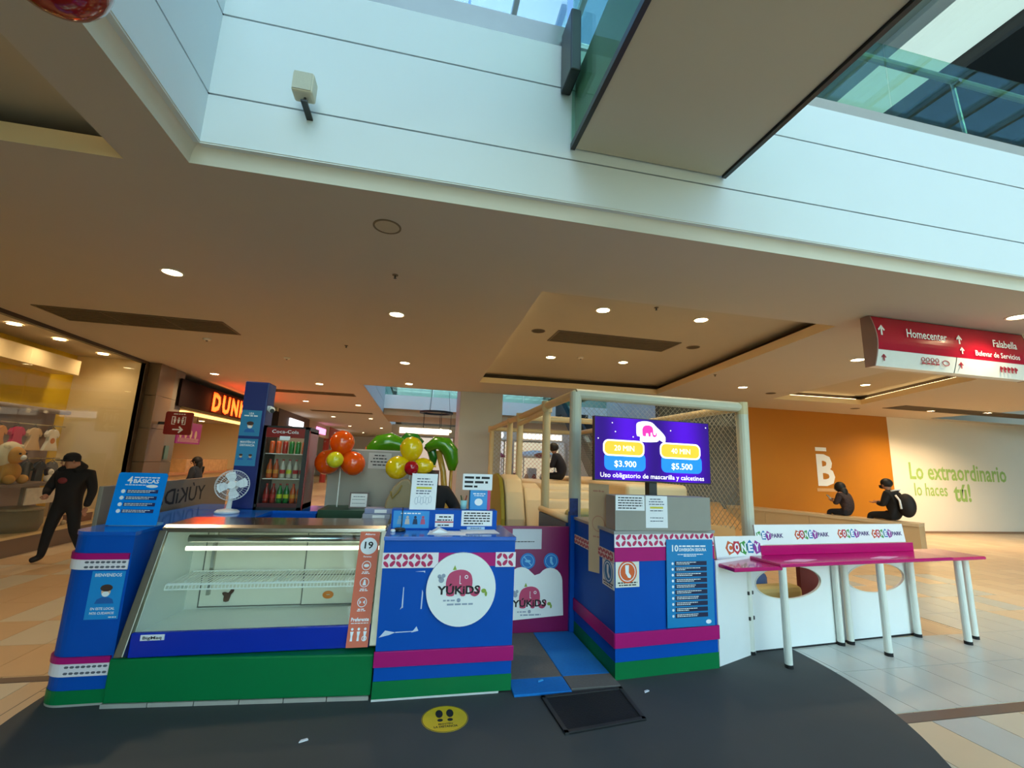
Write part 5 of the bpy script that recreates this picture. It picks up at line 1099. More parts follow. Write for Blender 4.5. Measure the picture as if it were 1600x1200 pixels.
db = thing('display_board', 'taupe display back panel behind the hanging baby clothes', 'panel', (-6.95, 9, .3)); MB().box(-6.99, -6.94, 6.5, 10.2, .30, 2.30).build('panel', M_disp, db, bevel=.02); MB().box(-6.94, -6.72, 6.5, 10.25, 2.26, 2.34).build('canopy', mat('canopy_grey', (156, 140, 128), .5), db, bevel=.03)
for z, x, lb in ((2.02, -6.72, 'upper clothes rail in the toy shop window'), (1.42, -6.70, 'lower clothes rail in the toy shop window')):
    t = thing('clothes_rail', lb, 'clothes rail', (x, 9.4, z)); MB().tube((x, 8.2, z), (x, 10.15, z), .012).build('rail', M_steel, t); MB().tube((-6.94, 8.3, z), (x, 8.3, z), .008).build('bracket', M_steel, t); MB().tube((-6.94, 10.1, z), (x, 10.1, z), .008).build('bracket', M_steel, t)
def garment(name, label, y, x, z, w_, h, m, group, skirt=True, print_=None):
    t = thing(name, label, 'clothing', (x, y, z-h), group); F = Fr((x, y, z), (0, 1, 0), (0, 0, 1))
    pts = [(-w_*.12, -.06), (-w_*.28, -.08), (-w_*.45, -.16), (-w_*.36, -.22), (-w_*.26, -.18), (-w_*.26, -.28), (-w_*(.5 if skirt else .28), -h), (w_*(.5 if skirt else .28), -h), (w_*.26, -.28), (w_*.26, -.18), (w_*.36, -.22), (w_*.45, -.16), (w_*.28, -.08), (w_*.12, -.06), (0, -.10)]
    MB().prism(F, pts, -.03, .03).build('cloth', m, t, bevel=.008); MB().path([F(-w_*.35, -.09), F(0, -.03), F(w_*.35, -.09)], .007, n=6).path([F(0, -.03), F(0, .0), F(.01, .02)], .004, n=5).build('hanger', M_dsteel, t)
    if print_: MB().disc(F, 0, -h*.6, w_*.16, w_*.16, .03, .032, 12).build('motif', print_, t)
GU = 'baby clothes on the upper rail'
for i, (y, c, lb) in enumerate(((8.75, (212, 140, 70), 'orange child dress on the upper rail, leftmost'), (9.10, (206, 30, 90), 'bright pink child dress on the upper rail'), (9.45, (222, 186, 140), 'cream child dress on the upper rail'), (9.85, (236, 226, 206), 'white child dress with print on the upper rail, nearest the yellow wall'))):
    garment('child_dress', lb, y, -6.70, 2.02, .34, .46, mat('dress_%d' % i, c, .8), GU, print_=(mat('dress_print', (206, 120, 40), .8) if i == 3 else None))
for i in range(5):
    garment('child_jacket', ('leftmost', 'second', 'middle', 'fourth', 'rightmost')[i]+' dark grey child jacket on the lower rail', 8.85+.28*i, -6.68, 1.42, .3, .48, mat('jacket_%d' % (i % 3), ((70, 76, 84), (92, 92, 96), (56, 66, 70))[i % 3], .8), 'jackets on the lower rail', False)
dt = thing('display_table', 'grey display table with white picture panel in the shop window', 'table', (-6.2, 8.6, .3)); MB().box(-6.5, -5.95, 7.7, 9.2, 1.0, 1.05).build('top', mat('table_grey', (120, 104, 92), .4), dt)
for x, y in ((-6.45, 7.75), (-6.0, 7.75), (-6.45, 9.15), (-6.0, 9.15)): MB().box(x-.025, x+.025, y-.025, y+.025, .3, 1.0).build('leg', mat('table_grey', (120, 104, 92), .4), dt)
MB().box(-5.96, -5.945, 8.5, 9.1, .72, .98).build('picture_panel', mat('panel_pic', (214, 206, 192), .5, var=.25, scale=12), dt)
def plush(name, label, c, s_, m1, m2, m3):
    t = thing(name, label, 'plush toy', c); x, y, z = c
    MB().ball((x, y, z+.30*s_), .26*s_, .26*s_, .30*s_).build('body', m1, t, smooth=True); MB().ball((x+.05*s_, y, z+.75*s_), .24*s_).build('head', m1, t, smooth=True); MB().ball((x-.05*s_, y, z+.76*s_), .20*s_, .36*s_, .36*s_).build('mane', m2, t, smooth=True)
    for d in (-1, 1):
        MB().ball((x+.02*s_, y+d*.2*s_, z+.97*s_), .08*s_).build('ear', m2, t, smooth=True); MB().ball((x+.22*s_, y+d*.2*s_, z+.12*s_), .12*s_).build('paw', m1, t, smooth=True); MB().ball((x+.26*s_, y+d*.09*s_, z+.80*s_), .03*s_).build('eye', m3, t, smooth=True)
    MB().ball((x+.28*s_, y, z+.70*s_), .07*s_).build('muzzle', M_pw, t, smooth=True)
plush('plush_lion', 'large tan plush lion with white mane on the shop window table', (-6.2, 8.42, 1.05), .58, mat('plush_tan', (206, 150, 70), .95), mat('plush_cream', (230, 214, 180), .95), M_black)
plush('plush_panda', 'small white plush panda at the end of the shop window table', (-6.1, 9.08, 1.05), .22, mat('plush_white', (232, 222, 206), .95), mat('plush_black', (24, 20, 20), .95), M_black)
plush('plush_bunny', 'small pale plush bunny on the shop window floor', (-6.05, 9.36, .30), .36, mat('plush_sand', (206, 184, 150), .95), mat('plush_cream', (230, 214, 180), .95), M_black)
tr_ = thing('toy_trunk', 'olive round toy basket on the shop window floor', 'basket', (-6.15, 8.7, .30)); MB().lathe((-6.15, 8.72, .30), [(.26, 0), (.30, .12), (.29, .28), (.27, .34)], n=20).build('body', mat('basket_olive', (92, 86, 60), .7, var=.25, scale=14), tr_, smooth=True); MB().lathe((-6.15, 8.72, .63), [(.29, 0), (.29, .03), (.2, .05)], n=20).build('lid', mat('basket_lid', (130, 120, 92), .6), tr_)
bk = thing('shoe_box', 'cream shoe box on the shop window floor near the stone pier', 'box', (-6.1, 9.9, .30)); MB().box(-6.25, -5.95, 9.6, 10.1, .30, .45).build('body', mat('box_rust', (120, 74, 50), .6), bk); MB().box(-6.26, -5.94, 9.59, 10.11, .45, .50).build('lid', M_cream2, bk)
for i, y in enumerate((8.0, 8.9, 10.0)): downlight(-6.25, y, 3.49, ('white downlight in the toy shop, nearest the atrium', 'white downlight in the toy shop, middle one', 'white downlight in the toy shop, beside the cream wall')[i], 26, (1, .84, .62), .085)
# stone pier and red restroom sign
pi_ = thing('stone_pier', 'brown stone clad pier between the toy shop and the sign shop', 'pier', (-5.7, 11, 0))
for k in range(5):
    MB().box(-6.0, -5.55, 10.66, 11.28, .70*k, .70*k+.694).build('stone_panel', M_brn, pi_, bevel=.004); MB().box(-5.97, -5.57, 11.285, 11.74, .70*k, .70*k+.694).build('stone_panel', mat('stone_grey_brown', (116, 104, 90), .4, var=.1), pi_)
se = thing('restroom_sign', 'dark red lift and restroom sign projecting beside the pier', 'sign', (-5.1, 10.9, 1.98)); Fr_ = Fr((-5.42, 10.9, 1.99), (1, 0, 0), (.0, 0, 1)); M_drs = mat('restroom_red', (134, 26, 24), .35)
MB().prism(Fr_, rrect(0, .53, 0, .5, .04), -.04, 0).build('panel', M_drs, se); MB().box(-5.6, -5.4, 10.92, 10.94, 2.2, 2.26).build('arm', M_dsteel, se)
mb = MB(); mb.fbox(Fr_, .13, .145, .22, .40, .001, .003).fbox(Fr_, .385, .40, .22, .40, .001, .003).fbox(Fr_, .13, .20, .385, .40, .001, .003).fbox(Fr_, .33, .40, .385, .40, .001, .003).fbox(Fr_, .13, .20, .22, .235, .001, .003).fbox(Fr_, .33, .40, .22, .235, .001, .003)
for x in (.19, .265, .34): mb.disc(Fr_, x, .36, .018, .018, .001, .003, 10).prism(Fr_, [(x-.025, .335), (x+.025, .335), (x+.012, .25), (x-.012, .25)], .001, .003)
mb.fbox(Fr_, .17, .34, .10, .125, .001, .003).prism(Fr_, [(.38, .1125), (.30, .19), (.28, .17), (.33, .1125), (.28, .055), (.30, .035)], .001, .003); words(mb, Fr_, .15, .38, .44, .02, .001); mb.build('pictograms', M_pw, se)
tag(MB().box(-5.56, -5.54, 11.35, 11.5, 1.45, 1.75).build('wall_plaque', mat('plaque_green', (90, 120, 110), .4)), 'small green plaque on the pier below the red sign', 'plaque')

# ================================================================== DONUT SHOP (lit red letters)
dk = thing('shop_sign', 'black sign band with glowing orange-red letters', 'sign', (-5.5, 14, 2.68)); MB().box(-5.55, -5.5, 11.5, 11.85, 2.68, 3.32).box(-5.75, -5.5, 11.85, 19.0, 2.68, 3.32).build('band', mat('sign_black', (26, 14, 12), .7, spec=.1), dk)
E_dk = mat('neon_orange', (255, 70, 10), emit=3.4); FD = Fr((-5.5, 13.05, 2.76), (0, 1, 0), (0, 0, 1))
for i, ch in enumerate('DUNKIN'): MB().text(FD, ch, .30+.62*i, 0, .46, width=(.50 if ch != 'I' else .16), bold=.05, c0=.03).build('letter', E_dk, dk)
ld = bpy.data.lights.new('sign_glow', 'AREA'); ld.shape = 'RECTANGLE'; ld.size = 3.6; ld.size_y = .45; ld.energy = 60; ld.color = (1, .18, .04); lo = bpy.data.objects.new('sign_glow', ld); lo.parent = dk; lo.location = (.10, .9, .3); lo.rotation_euler = (0, PI/2, PI); lo.rotation_euler = (PI/2, 0, PI/2); col.objects.link(lo)
struct(MB().box(-9.1, -9.0, 11.8, 19, 0, Q).build('wall_donut_back', mat('donut_wall', (222, 190, 130), .6))); struct(MB().box(-9.0, -5.6, 11.75, 11.8, 0, Q).build('wall_donut_side', M_cream2)); struct(MB().box(-9.0, -5.6, 19, 19.2, 0, Q).build('wall_donut_end', M_cream2))
struct(MB().box(-9, -5.7, 11.8, 19, 2.72, 2.76).build('ceiling_donut', M_ceil))
ct = thing('donut_counter', 'cream counter with glass donut case below the lit red letters', 'counter', (-6.6, 14.5, 0)); MB().box(-6.9, -6.3, 12.0, 18, 0, 1.0).build('body', mat('donut_cream', (206, 170, 110), .4), ct); MB().box(-6.95, -6.25, 12.0, 18, 1.0, 1.06).build('top', mat('donut_top', (196, 140, 90), .3), ct); MB().box(-6.85, -6.35, 14.2, 17, 1.06, 1.42).build('glass_case', mat('case_warm', (214, 176, 120), .2, var=.3, scale=10), ct)
mn = thing('menu_board', 'lit magenta and maroon menu boards hanging in the donut shop', 'menu board', (-6.6, 13.3, 1.9)); 
for i, (y0, y1, c) in enumerate(((12.3, 13.5, (120, 40, 50)), (13.55, 14.9, (150, 30, 110)))):
    MB().box(-6.45, -6.4, y0, y1, 1.85, 2.45).build('panel', mat('menu_%d' % i, c, .4, emit=.25), mn); mb = MB(); Fm = Fr((-6.4, 0, 0), (0, 1, 0), (0, 0, 1)); 
    for k in range(4): mb.disc(Fm, y0+.2+.28*k, 2.12, .07, .12, .001, .003, 12); words(mb, Fm, y0+.1, y1-.1, 1.9+.03*k, .015, .001)
    mb.build('print', mat('menu_print', (236, 214, 190), .5), mn)
for y in (12.6, 14.6): MB().tube((-6.42, y, 2.45), (-6.42, y, 2.72), .008, n=6).build('hanger', M_dsteel, mn)
for i, (y0, y1) in enumerate(((14.6, 15.6), (16.4, 17.6))):
    d_ = struct(MB().box(-9.0, -8.95, y0, y1, 0, 2.1).build('door_%d' % (i+1), mat('door_brown', (60, 30, 24), .4), bevel=.01)); MB().box(-8.95, -8.93, y0+.08, y0+.12, .95, 1.1).build('handle', M_steel, d_)
tag(MB().box(-8.999, -8.985, 18.0, 18.8, .8, 1.7).build('orange_poster', mat('poster_orange', (230, 110, 30), .5, emit=.3)), 'orange poster on the donut shop back wall', 'poster')
for i, y in enumerate((13.2, 15.6, 17.6)): downlight(-7.6, y, 2.715, ('downlight in the donut shop, first from the pier', 'downlight in the donut shop, second from the pier', 'downlight in the donut shop, third from the pier')[i], 34, (1, .84, .6), .085)
tag(MB().box(-5.72, -5.6, 12.0, 19, 2.55, 2.62).build('light_strip', mat('warm_strip', (255, 200, 110), emit=2.5)), 'warm light strip under the black sign band', 'light')
# shopfronts further down the corridor
def shopfront(name, label, x, y0, y1, wallc, glowc, g=1.2, signc=(240, 240, 250)):
    t = thing(name, label, 'shopfront', (x, (y0+y1)/2, 0)); MB().box(x-.3, x, y0, y1, 2.75, Q).build('fascia', mat(name+'_f%d' % int(y0), wallc, .5), t); MB().box(x-.3, x, y0, y0+.3, 0, 2.75).build('pier', mat(name+'_f%d' % int(y0), wallc, .5), t)
    MB().box(x-2.5, x-2.4, y0, y1, 0, 2.75).build('lit_interior', mat(name+'_g%d' % int(y0), glowc, .6, emit=g), t); MB().box(x-.16, x-.15, y0+.3, y1, .1, 2.75).build('glass_pane', G_clear, t); MB().box(x, x+.05, y0+(y1-y0)*.3, y0+(y1-y0)*.75, 2.92, 3.25).build('sign', mat(name+'_s%d' % int(y0), signc, .5, emit=2.2), t)
shopfront('corridor_shop', 'brown shopfront with white lit sign beyond the drinks fridge', -5.6, 19.3, 24.5, (92, 62, 46), (226, 180, 120), .25)
shopfront('corridor_shop', 'pale shopfront with pink lit sign further down the corridor', -5.6, 24.6, 30, (206, 180, 156), (236, 190, 150), .3, (250, 150, 220))
shopfront('corridor_shop', 'red lit shopfront at the far end of the corridor', -5.6, 30.1, 36, (180, 60, 56), (240, 200, 160), .35)

# ================================================================== FAR HALL BEYOND THE COLUMN
def farshop(label, x0, x1, y, wc, gc, sc, g=.6):
    t = thing('far_shop', label, 'shopfront', ((x0+x1)/2, y, 0)); MB().box(x0, x1, y, y+.2, 2.9, 3.45).build('sign_band', mat('far_w%d' % int(x0*10), wc, .5), t); MB().box(x0+.4, x1-.4, y-.05, y, 3.0, 3.3).build('lit_sign', mat('far_s%d' % int(x0*10), sc, .5, emit=1.8), t)
    MB().box(x0, x1, y+1.8, y+1.9, 0, 2.9).build('lit_interior', mat('far_g%d' % int(x0*10), gc, .6, emit=g), t)
    for x in (x0, x1-.15): MB().box(x, x+.15, y, y+.25, 0, 2.9).build('pier', mat('far_w%d' % int(x0*10), wc, .5), t)
    for i in range(3): MB().box(x0+.3+i*(x1-x0-.6)/3, x0+.3+i*(x1-x0-.6)/3+.5, y+.8, y+1.2, 0, 1.1+.3*(i % 2)).build('display_stand', mat('far_d%d' % i, ((170, 130, 120), (200, 190, 190), (120, 90, 80))[i], .6), t)
for i, a in enumerate((('far shop with white lit sign behind the palm balloons', -1.4, 2.0, 24, (150, 120, 84), (220, 200, 180), (255, 250, 236)), ('far shop with white lit band behind the grey column', 2.1, 5.0, 24, (206, 206, 204), (226, 216, 210), (255, 255, 255)), ('far shop with warm lit band behind the padded frame', 5.1, 8.4, 24, (190, 180, 170), (236, 214, 180), (255, 240, 214)))): farshop(*a)
struct(MB().box(8.5, 8.7, 11.75, 30, 0, 5.0).build('wall_far_side', M_white)); struct(MB().box(-1.6, 8.5, 29.8, 30, 4.3, 8.6).build('wall_far_upper', M_white))
es = thing('escalator', 'escalator with black side rising behind the padded frame', 'escalator', (6.5, 15, 0)); Fe = Fr((6.0, 12.9, 0), (0, 1, 0), (0, 0, 1))
MB().prism(Fe, [(0, 1.0), (.8, 1.0), (5.2, 4.3), (6.0, 4.3), (6.0, 3.8), (5.2, 3.8), (.8, .3), (0, .3)], 0, .25).build('side_cladding', M_black, es); MB().prism(Fe, [(0, 1.0), (.8, 1.0), (5.2, 4.3), (6, 4.3), (6, 4.9), (5.2, 4.9), (.8, 1.6), (0, 1.6)], .1, .13).build('glass_side', G_green, es); MB().path([Fe(0, 1.62, .11), Fe(.8, 1.62, .11), Fe(5.2, 4.92, .11), Fe(6, 4.92, .11)], .04).build('handrail', M_black, es)
for i in range(14): MB().fbox(Fe, .8+.31*i, .8+.31*i+.31, .5+.235*i, .75+.235*i, .25, 1.1).build('step', M_dsteel, es)
def stall(label, x, y, c1, c2):
    t = thing('market_stall', label, 'kiosk', (x, y, 0)); MB().box(x-.6, x+.6, y-.4, y+.4, 0, 1.0).build('counter', M_pvc, t, bevel=.03); MB().box(x-.65, x+.65, y-.45, y+.45, 1.0, 1.05).build('top', mat('stall_top', (190, 160, 140), .4), t)
    for dx in (-.55, .55):
        for dy in (-.35, .35): MB().tube((x+dx, y+dy, 1.05), (x+dx, y+dy, 1.85), .025).build('post', M_pvc, t)
    MB().lathe((x, y, 1.85), [(.75, 0), (.72, .08), (.5, .2), (.15, .26)], n=20).build('canopy', c1, t, smooth=True); MB().disc(Fr((x, y-.75, 1.9)), 0, .03, .3, .09, 0, .01, 18).build('sign', c2, t)
    for i in range(4): MB().lathe((x-.4+.27*i, y-.2, 1.05), [(.06, 0), (.08, .15), (.03, .25)], n=10).build('jar', mat('jar_%d' % i, ((196, 150, 130), (150, 60, 70), (220, 210, 200), (180, 120, 60))[i], .4), t)
stall('white domed stall with maroon sign beyond the play frame', 4.1, 15.0, M_pvc, mat('stall_maroon', (150, 50, 70), .5)); stall('pink dotted stall just right of the grey column', 2.55, 16.6, mat('stall_pink', (196, 70, 110), .5, var=.6, scale=14), M_pvc)
wg2 = thing('accent_chandelier', 'dark ring chandelier hanging in the far hall behind the palm', 'chandelier', (.6, 17, 3.3)); MB().ring(Fr((.6, 16.5, 3.35), (1, 0, 0), (0, 1, 0)), 0, 0, .62, .12, 0, .07, n=28).build('ring', mat('ring_dark', (40, 30, 24), .5), wg2)
for i in range(5):
    t = 2*PI*i/5; MB().tube((.6+.55*math.cos(t), 16.5+.55*math.sin(t), 3.35), (.6+.55*math.cos(t), 16.5+.55*math.sin(t), 2.75), .01, n=5).build('pendant_cord', M_black, wg2); MB().ball((.6+.55*math.cos(t), 16.5+.55*math.sin(t), 2.72), .05, n=10, m=8).build('bulb', mat('bulb_warm', (255, 230, 180), emit=5), wg2, smooth=True)
for a in (0, 2.1, 4.2): MB().tube((.6+.5*math.cos(a), 16.5+.5*math.sin(a), 3.4), (.6, 16.5, 8.70), .006, n=5).build('suspension_wire', M_black, wg2)

# ================================================================== PEOPLE
def figure(name, label, base, J, E_, R, slots, pick, extra=None):
    """one continuous skinned body; J joints (relative to base), E_ edges, R radii, pick(local point) -> slot"""
    t = thing(name, label, 'person', base); keys = list(J); idx = {k: i for i, k in enumerate(keys)}
    me = bpy.data.meshes.new('body'); me.from_pydata([J[k] for k in keys], [(idx[a], idx[b]) for a, b in E_], [])
    ob = bpy.data.objects.new('body_tmp', me); col.objects.link(ob); ob.modifiers.new('skin', 'SKIN'); sm = ob.modifiers.new('sub', 'SUBSURF'); sm.levels = 2; sm.render_levels = 2
    for k in keys:
        r = R.get(k, .05); r = r if isinstance(r, tuple) else (r, r); sv = me.skin_vertices[0].data[idx[k]]; sv.radius = r; sv.use_root = (k == 'pelvis')
    dg = bpy.context.evaluated_depsgraph_get(); dg.update(); m2 = bpy.data.meshes.new_from_object(ob.evaluated_get(dg)); bpy.data.objects.remove(ob)
    m2.name = 'body'; m2.materials.clear()
    for s_ in slots: m2.materials.append(s_)
    for p in m2.polygons: p.material_index = pick(p.center); p.use_smooth = True
    o = bpy.data.objects.new('body', m2); col.objects.link(o); o.parent = t
    return t
def add(t, name, mb, m, smooth=True):
    """child geometry given in coordinates relative to the person's base"""
    mb.v = [p+t.location for p in mb.v]; return mb.build(name, m, t, smooth=smooth)
def hand(t, w_, d, side, s_=1.0):
    """five short fingers leaving a palm at wrist w_ in direction d"""
    w_, d, side = V(w_), V(d).normalized(), V(side).normalized(); mb = MB(); n_ = d.cross(side).normalized()
    mb.ball(w_+d*.045*s_, .04*s_, .022*s_, .05*s_, n=10, m=8, up=d)
    for i in range(4):
        b = w_+d*.08*s_+side*(i-1.5)*.019*s_; L = (.058, .07, .066, .05)[i]*s_; mb.path([b-d*.02*s_, b+d*L*.5+n_*.006*s_, b+d*L*.85+n_*.028*s_], [.0095*s_, .0085*s_, .007*s_], n=6)
    b = w_+d*.03*s_+side*-.038*s_; mb.path([b, b+d*.03*s_-side*.02*s_, b+d*.055*s_-side*.018*s_+n_*.012*s_], [.011*s_, .010*s_, .008*s_], n=6)
    return add(t, 'hand', mb, M_skin)
def face(t, c, f, s_=1.0, hairm=M_hair):
    """eyes, nose, mouth, ears on a head centred at c looking along f"""
    c, f = V(c), V(f).normalized(); r = f.cross(V((0, 0, 1))).normalized(); u = r.cross(f)
    mb = MB()
    for d in (-1, 1): mb.ball(c+f*.098*s_+r*d*.034*s_+u*.012*s_, .011*s_, n=8, m=6)
    add(t, 'eyes', mb, M_black); mb = MB(); mb.path([c+f*.098*s_+u*.02*s_, c+f*.122*s_-u*.022*s_, c+f*.104*s_-u*.032*s_], [.008*s_, .014*s_, .010*s_], n=7)
    for d in (-1, 1): mb.ball(c+r*d*.083*s_-u*.005*s_, .014*s_, .028*s_, .034*s_, n=8, m=6)
    add(t, 'nose_and_ears', mb, M_skin); add(t, 'mouth', MB().ball(c+f*.096*s_-u*.058*s_, .024*s_, .008*s_, .008*s_, n=8, m=6), mat('lips', (140, 70, 66), .5))
# man walking past the toy shop
M_hood = mat('black_hoodie', (18, 14, 16), .85, var=.2); M_trs = mat('black_trousers', (14, 14, 18), .85, var=.2); M_shoe = mat('black_shoe', (20, 16, 16), .6)
J = dict(pelvis=(0, 0, .80), waist=(.01, 0, .95), chest=(.02, .01, 1.14), neck=(.0, -.01, 1.27), head=(-.03, -.03, 1.36), crown=(-.03, -.03, 1.45),
         shL=(-.15, -.03, 1.20), elL=(-.21, -.08, .98), wrL=(-.11, -.24, .93), shR=(.19, .05, 1.20), elR=(.235, .08, .96), wrR=(.225, .02, .74),
         hipL=(-.08, -.02, .76), knL=(-.10, -.08, .44), anL=(-.15, -.05, .08), toeL=(-.24, -.10, .035), hipR=(.09, .02, .76), knR=(.13, .02, .44), anR=(.20, .16, .10), toeR=(.14, .09, .035))
E2 = [('pelvis', 'waist'), ('waist', 'chest'), ('chest', 'neck'), ('neck', 'head'), ('head', 'crown'), ('chest', 'shL'), ('shL', 'elL'), ('elL', 'wrL'), ('chest', 'shR'), ('shR', 'elR'), ('elR', 'wrR'), ('pelvis', 'hipL'), ('hipL', 'knL'), ('knL', 'anL'), ('anL', 'toeL'), ('pelvis', 'hipR'), ('hipR', 'knR'), ('knR', 'anR'), ('anR', 'toeR')]
R2 = dict(pelvis=(.16, .13), waist=(.17, .14), chest=(.20, .15), neck=.055, head=.09, crown=.07, shL=.085, elL=.062, wrL=.045, shR=.085, elR=.062, wrR=.045, hipL=.10, knL=.07, anL=.05, toeL=.04, hipR=.10, knR=.07, anR=.05, toeR=.04)
MS = 1.04
J = {k: tuple(MS*q for q in v) for k, v in J.items()}
mp1 = figure('person', 'person in black hoodie and cap walking past the toy shop window', (-5.0, 7.9, 0), J, E2, R2, [M_skin, M_hood, M_trs, M_shoe], lambda p: 0 if p.z > 1.33 else 3 if p.z < .09 else 2 if p.z < .76 and abs(p.x) < .24 and not (p.x > .17 and p.z > .66) else 1)
hd = (-.03, -.04, 1.44); face(mp1, hd, (-.55, -.8, -.12), .95)
cp = MB().lathe((-.03, -.035, 1.435), [(.098, 0), (.101, .03), (.097, .075), (.07, .115), (.03, .132), (.0, .135)], n=18); add(mp1, 'cap', cp, mat('cap_black', (16, 14, 18), .8)); add(mp1, 'cap_peak', MB().prism(Fr((-.03, -.03, 1.445), (1, 0, 0), (0, 1, 0)), [(-.095, -.02), (.03, -.09), (.02, -.16), (-.06, -.19), (-.13, -.13)], 0, .012), mat('cap_black', (16, 14, 18), .8), False)
add(mp1, 'hood', MB().path([(-.11, -.10, 1.31), (-.10, .03, 1.36), (.0, .09, 1.39), (.10, .03, 1.36), (.08, -.09, 1.30)], [.035, .05, .06, .05, .035], n=10), M_hood); add(mp1, 'chest_print', MB().ball((-.02, -.150, 1.16), .06, .012, .045, n=12, m=8), mat('hoodie_print', (120, 40, 44), .7)); hand(mp1, J['wrL'], (.3, -.6, -.5), (1, 0, 0), .9); hand(mp1, J['wrR'], (0, -.2, -1), (0, 1, 0), .9)
# seated visitors on the low wall
def seated(label, base, yaw, slots, pick, lean=0.06, s_=1.0, phone=True):
    ca, sa = math.cos(yaw), math.sin(yaw)
    def T(p): x, y, z = p; return (s_*(x*ca-y*sa), s_*(x*sa+y*ca), s_*z)
    J = dict(pelvis=(0, 0, .12), waist=(.02, 0, .26), chest=(.05+lean, 0, .47), neck=(.09+lean, 0, .61), head=(.14+lean, 0, .70), crown=(.14+lean, 0, .79),
             shL=(.05+lean, .17, .53), elL=(.12+lean, .21, .30), wrL=(.32, .10, .34), shR=(.05+lean, -.17, .53), elR=(.12+lean, -.21, .30), wrR=(.32, -.06, .36),
             hipL=(.08, .10, .09), knL=(.46, .12, .08), anL=(.50, .12, -.32), toeL=(.62, .13, -.36), hipR=(.08, -.10, .09), knR=(.46, -.12, .08), anR=(.48, -.12, -.32), toeR=(.60, -.13, -.36))
    R_ = {k: (tuple(s_*q for q in v) if isinstance(v, tuple) else s_*v) for k, v in R2.items()}; R_['pelvis'] = (.15*s_, .14*s_)
    t = figure('person', label, base, {k: T(v) for k, v in J.items()}, E2, R_, slots, lambda p: pick((p.x*ca+p.y*sa)/s_, (-p.x*sa+p.y*ca)/s_, p.z/s_))
    hc = V(T((.15+lean, 0, .725))); f = V((ca, sa, -.35)); face(t, hc, f, s_); return t, T, J, ca, sa
M_pat = mat('patterned_shirt', (58, 44, 46), .85, var=.9, scale=26); M_jean = mat('dark_jeans', (26, 28, 40), .85)
yw = 1.75
t, T, J_, ca, sa = seated('seated person in patterned shirt looking at a phone on the low tan wall', (SEATS[0][0].x, SEATS[0][0].y, SEATS[0][1]), yw, [M_skin, M_pat, M_jean, M_shoe], lambda x, y, z: 0 if z > .60 else 3 if z < -.27 else 2 if z < .14 else (0 if x > .29 and z > .28 else 1), .08, .86)
add(t, 'hair', MB().ball(T((.19, 0, .745)), .115, .115, .125, n=16, m=12).ball(T((.13, 0, .62)), .10, .10, .13, n=14, m=10), M_hair)
hand(t, T((.33, .10, .35)), V((ca, sa, .3)), V((-sa, ca, 0)), .9); hand(t, T((.33, -.06, .37)), V((ca, sa, .3)), V((-sa, ca, 0)), .9)
add(t, 'phone', MB().prism(Fr(V(T((.43, .02, .40))), V((-sa, ca, 0)), V((ca*.7, sa*.7, .7))), rrect(-.035, .035, -.01, .14, .008), 0, .008), M_black, False)
t, T, J_, ca, sa = seated('seated person in black with white-striped backpack on the end of the low wall', (SEATS[1][0].x, SEATS[1][0].y, SEATS[1][1]), 1.75, [M_skin, mat('black_jacket', (16, 16, 20), .8), M_trs, M_shoe], lambda x, y, z: 0 if z > .62 else 3 if z < -.27 else 2 if z < .14 else (0 if x > .29 and z > .28 else 1), .03, 1.03)
add(t, 'hair', MB().ball(T((.15, 0, .76)), .112, .112, .105, n=16, m=12), M_hair); add(t, 'face_mask', MB().ball(T((.24, 0, .675)), .05, .06, .045, n=12, m=8), M_black)
add(t, 'backpack', MB().ball(T((-.17, 0, .32)), .15, .16, .25, n=18, m=14), mat('backpack_black', (22, 20, 24), .7)); add(t, 'backpack_stripe', MB().path([T((-.06, .14, .52)), T((-.13, .155, .42)), T((-.15, .165, .25))], .02, n=8), M_pw); add(t, 'hood_trim', MB().path([T((.02, .13, .60)), T((-.05, .05, .63)), T((-.05, -.05, .63)), T((.02, -.13, .60))], .018, n=8), M_pw)
hand(t, T((.33, .10, .35)), V((ca, sa, -.2)), V((-sa, ca, 0))); hand(t, T((.33, -.06, .37)), V((ca, sa, -.2)), V((-sa, ca, 0)))
# child on the play platform
t, T, J_, ca, sa = seated('child in dark clothes sitting high on the cream play platform', (2.72, 8.0, 1.37), 2.6, [M_skin, mat('child_navy', (16, 16, 34), .8), M_trs, M_shoe], lambda x, y, z: 0 if z > .61 else 3 if z < -.27 else 2 if z < .14 else (0 if x > .29 and z > .28 else 1), .12, .80)
add(t, 'hair', MB().ball(T((.25, 0, .755)), .095, .095, .09, n=14, m=10), M_hair); hand(t, T((.33, .10, .35)), V((ca, sa, -.3)), V((-sa, ca, 0)), .75); hand(t, T((.33, -.06, .37)), V((ca, sa, -.3)), V((-sa, ca, 0)), .75)
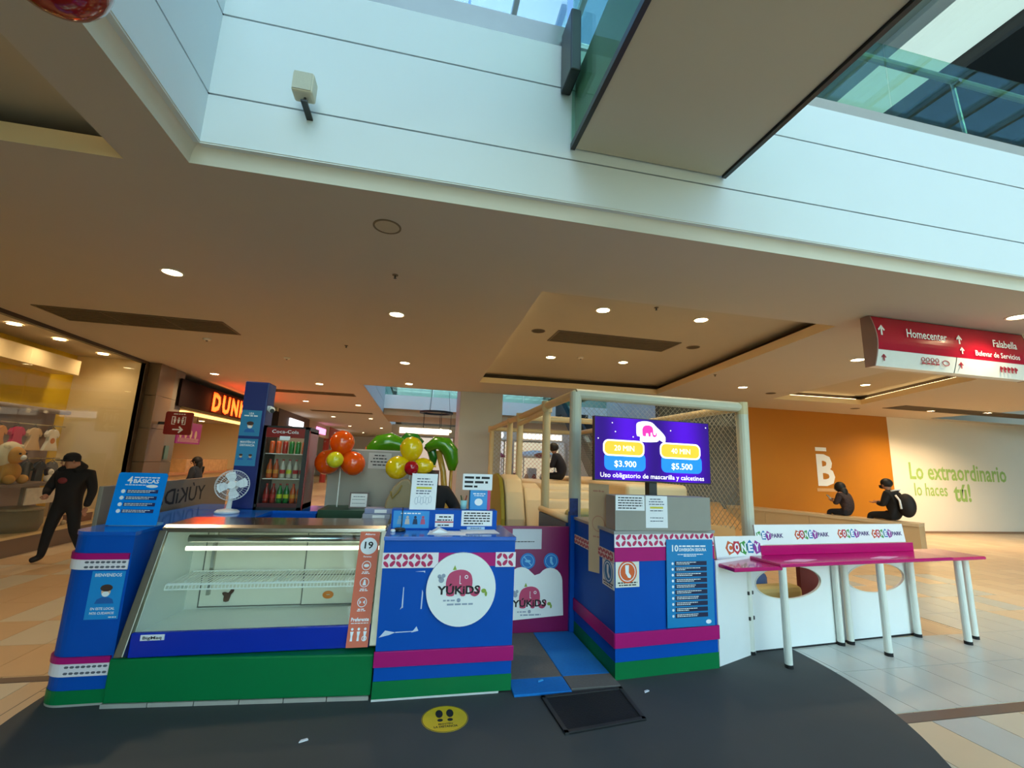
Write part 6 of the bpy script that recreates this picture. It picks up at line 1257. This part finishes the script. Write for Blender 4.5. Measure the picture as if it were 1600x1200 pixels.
# worker behind the reception counter
J = dict(pelvis=(0, 0, .86), waist=(0, -.02, 1.0), chest=(0, -.09, 1.22), neck=(-.02, -.14, 1.35), head=(-.03, -.19, 1.40), crown=(-.03, -.20, 1.49), shL=(-.18, -.09, 1.30), elL=(-.26, -.14, 1.10), wrL=(-.12, -.34, 1.09), shR=(.18, -.09, 1.31), elR=(.31, -.12, 1.12), wrR=(.16, -.34, 1.09),
         hipL=(-.10, 0, .82), knL=(-.11, -.04, .46), anL=(-.12, 0, .09), toeL=(-.12, -.12, .04), hipR=(.10, 0, .82), knR=(.11, -.04, .46), anR=(.12, 0, .09), toeR=(.12, -.12, .04))
R3 = dict(R2); R3['chest'] = (.20, .15)
wk = figure('person', 'worker in black bending behind the mask notice on the reception counter', (.16, 5.02, .0), J, E2, R3, [M_skin, M_hood, M_trs, M_shoe], lambda p: 0 if p.z > 1.39 else 3 if p.z < .09 else 2 if p.z < .88 else 1)
face(wk, (-.03, -.20, 1.425), (0, -1, -.5)); add(wk, 'hair', MB().ball((-.03, -.175, 1.46), .112, .115, .095, n=16, m=12), M_hair); hand(wk, J['wrL'], (.3, -1, 0), (1, 0, 0)); hand(wk, J['wrR'], (-.3, -1, 0), (1, 0, 0))
# customers at the donut shop
for i, (b, lb, c) in enumerate((((-5.25, 12.3, 0), 'dark-haired customer standing at the donut counter near the pier', (40, 44, 54)), ((-5.1, 14.6, 0), 'customer in dark clothes standing at the donut counter further along', (30, 26, 30)))):
    J = dict(pelvis=(0, 0, .82), waist=(0, 0, .97), chest=(-.01, 0, 1.16), neck=(-.01, 0, 1.29), head=(-.03, 0, 1.38), crown=(-.03, 0, 1.47), shL=(0, -.16, 1.22), elL=(-.03, -.22, 1.0), wrL=(-.15, -.17, .90), shR=(0, .16, 1.22), elR=(-.03, .22, 1.0), wrR=(-.15, .17, .90), hipL=(0, -.09, .78), knL=(-.01, -.10, .45), anL=(0, -.10, .08), toeL=(-.12, -.11, .035), hipR=(0, .09, .78), knR=(-.01, .10, .45), anR=(0, .10, .08), toeR=(-.12, .11, .035))
    t = figure('person', lb, b, J, E2, R2, [M_skin, mat('customer_%d' % i, c, .85), M_trs, M_shoe], lambda p: 0 if p.z > 1.30 else 3 if p.z < .09 else 2 if p.z < .80 and p.x > -.12 else 1)
    face(t, (-.04, 0, 1.405), (-1, 0, 0), .95); add(t, 'hair', MB().ball((-.015, 0, 1.43), .11, .108, .10, n=14, m=10).ball((.04, 0, 1.33), .07, .09, .12, n=12, m=8), M_hair); hand(t, J['wrL'], (-1, 0, 0), (0, 1, 0), .9); hand(t, J['wrR'], (-1, 0, 0), (0, 1, 0), .9)
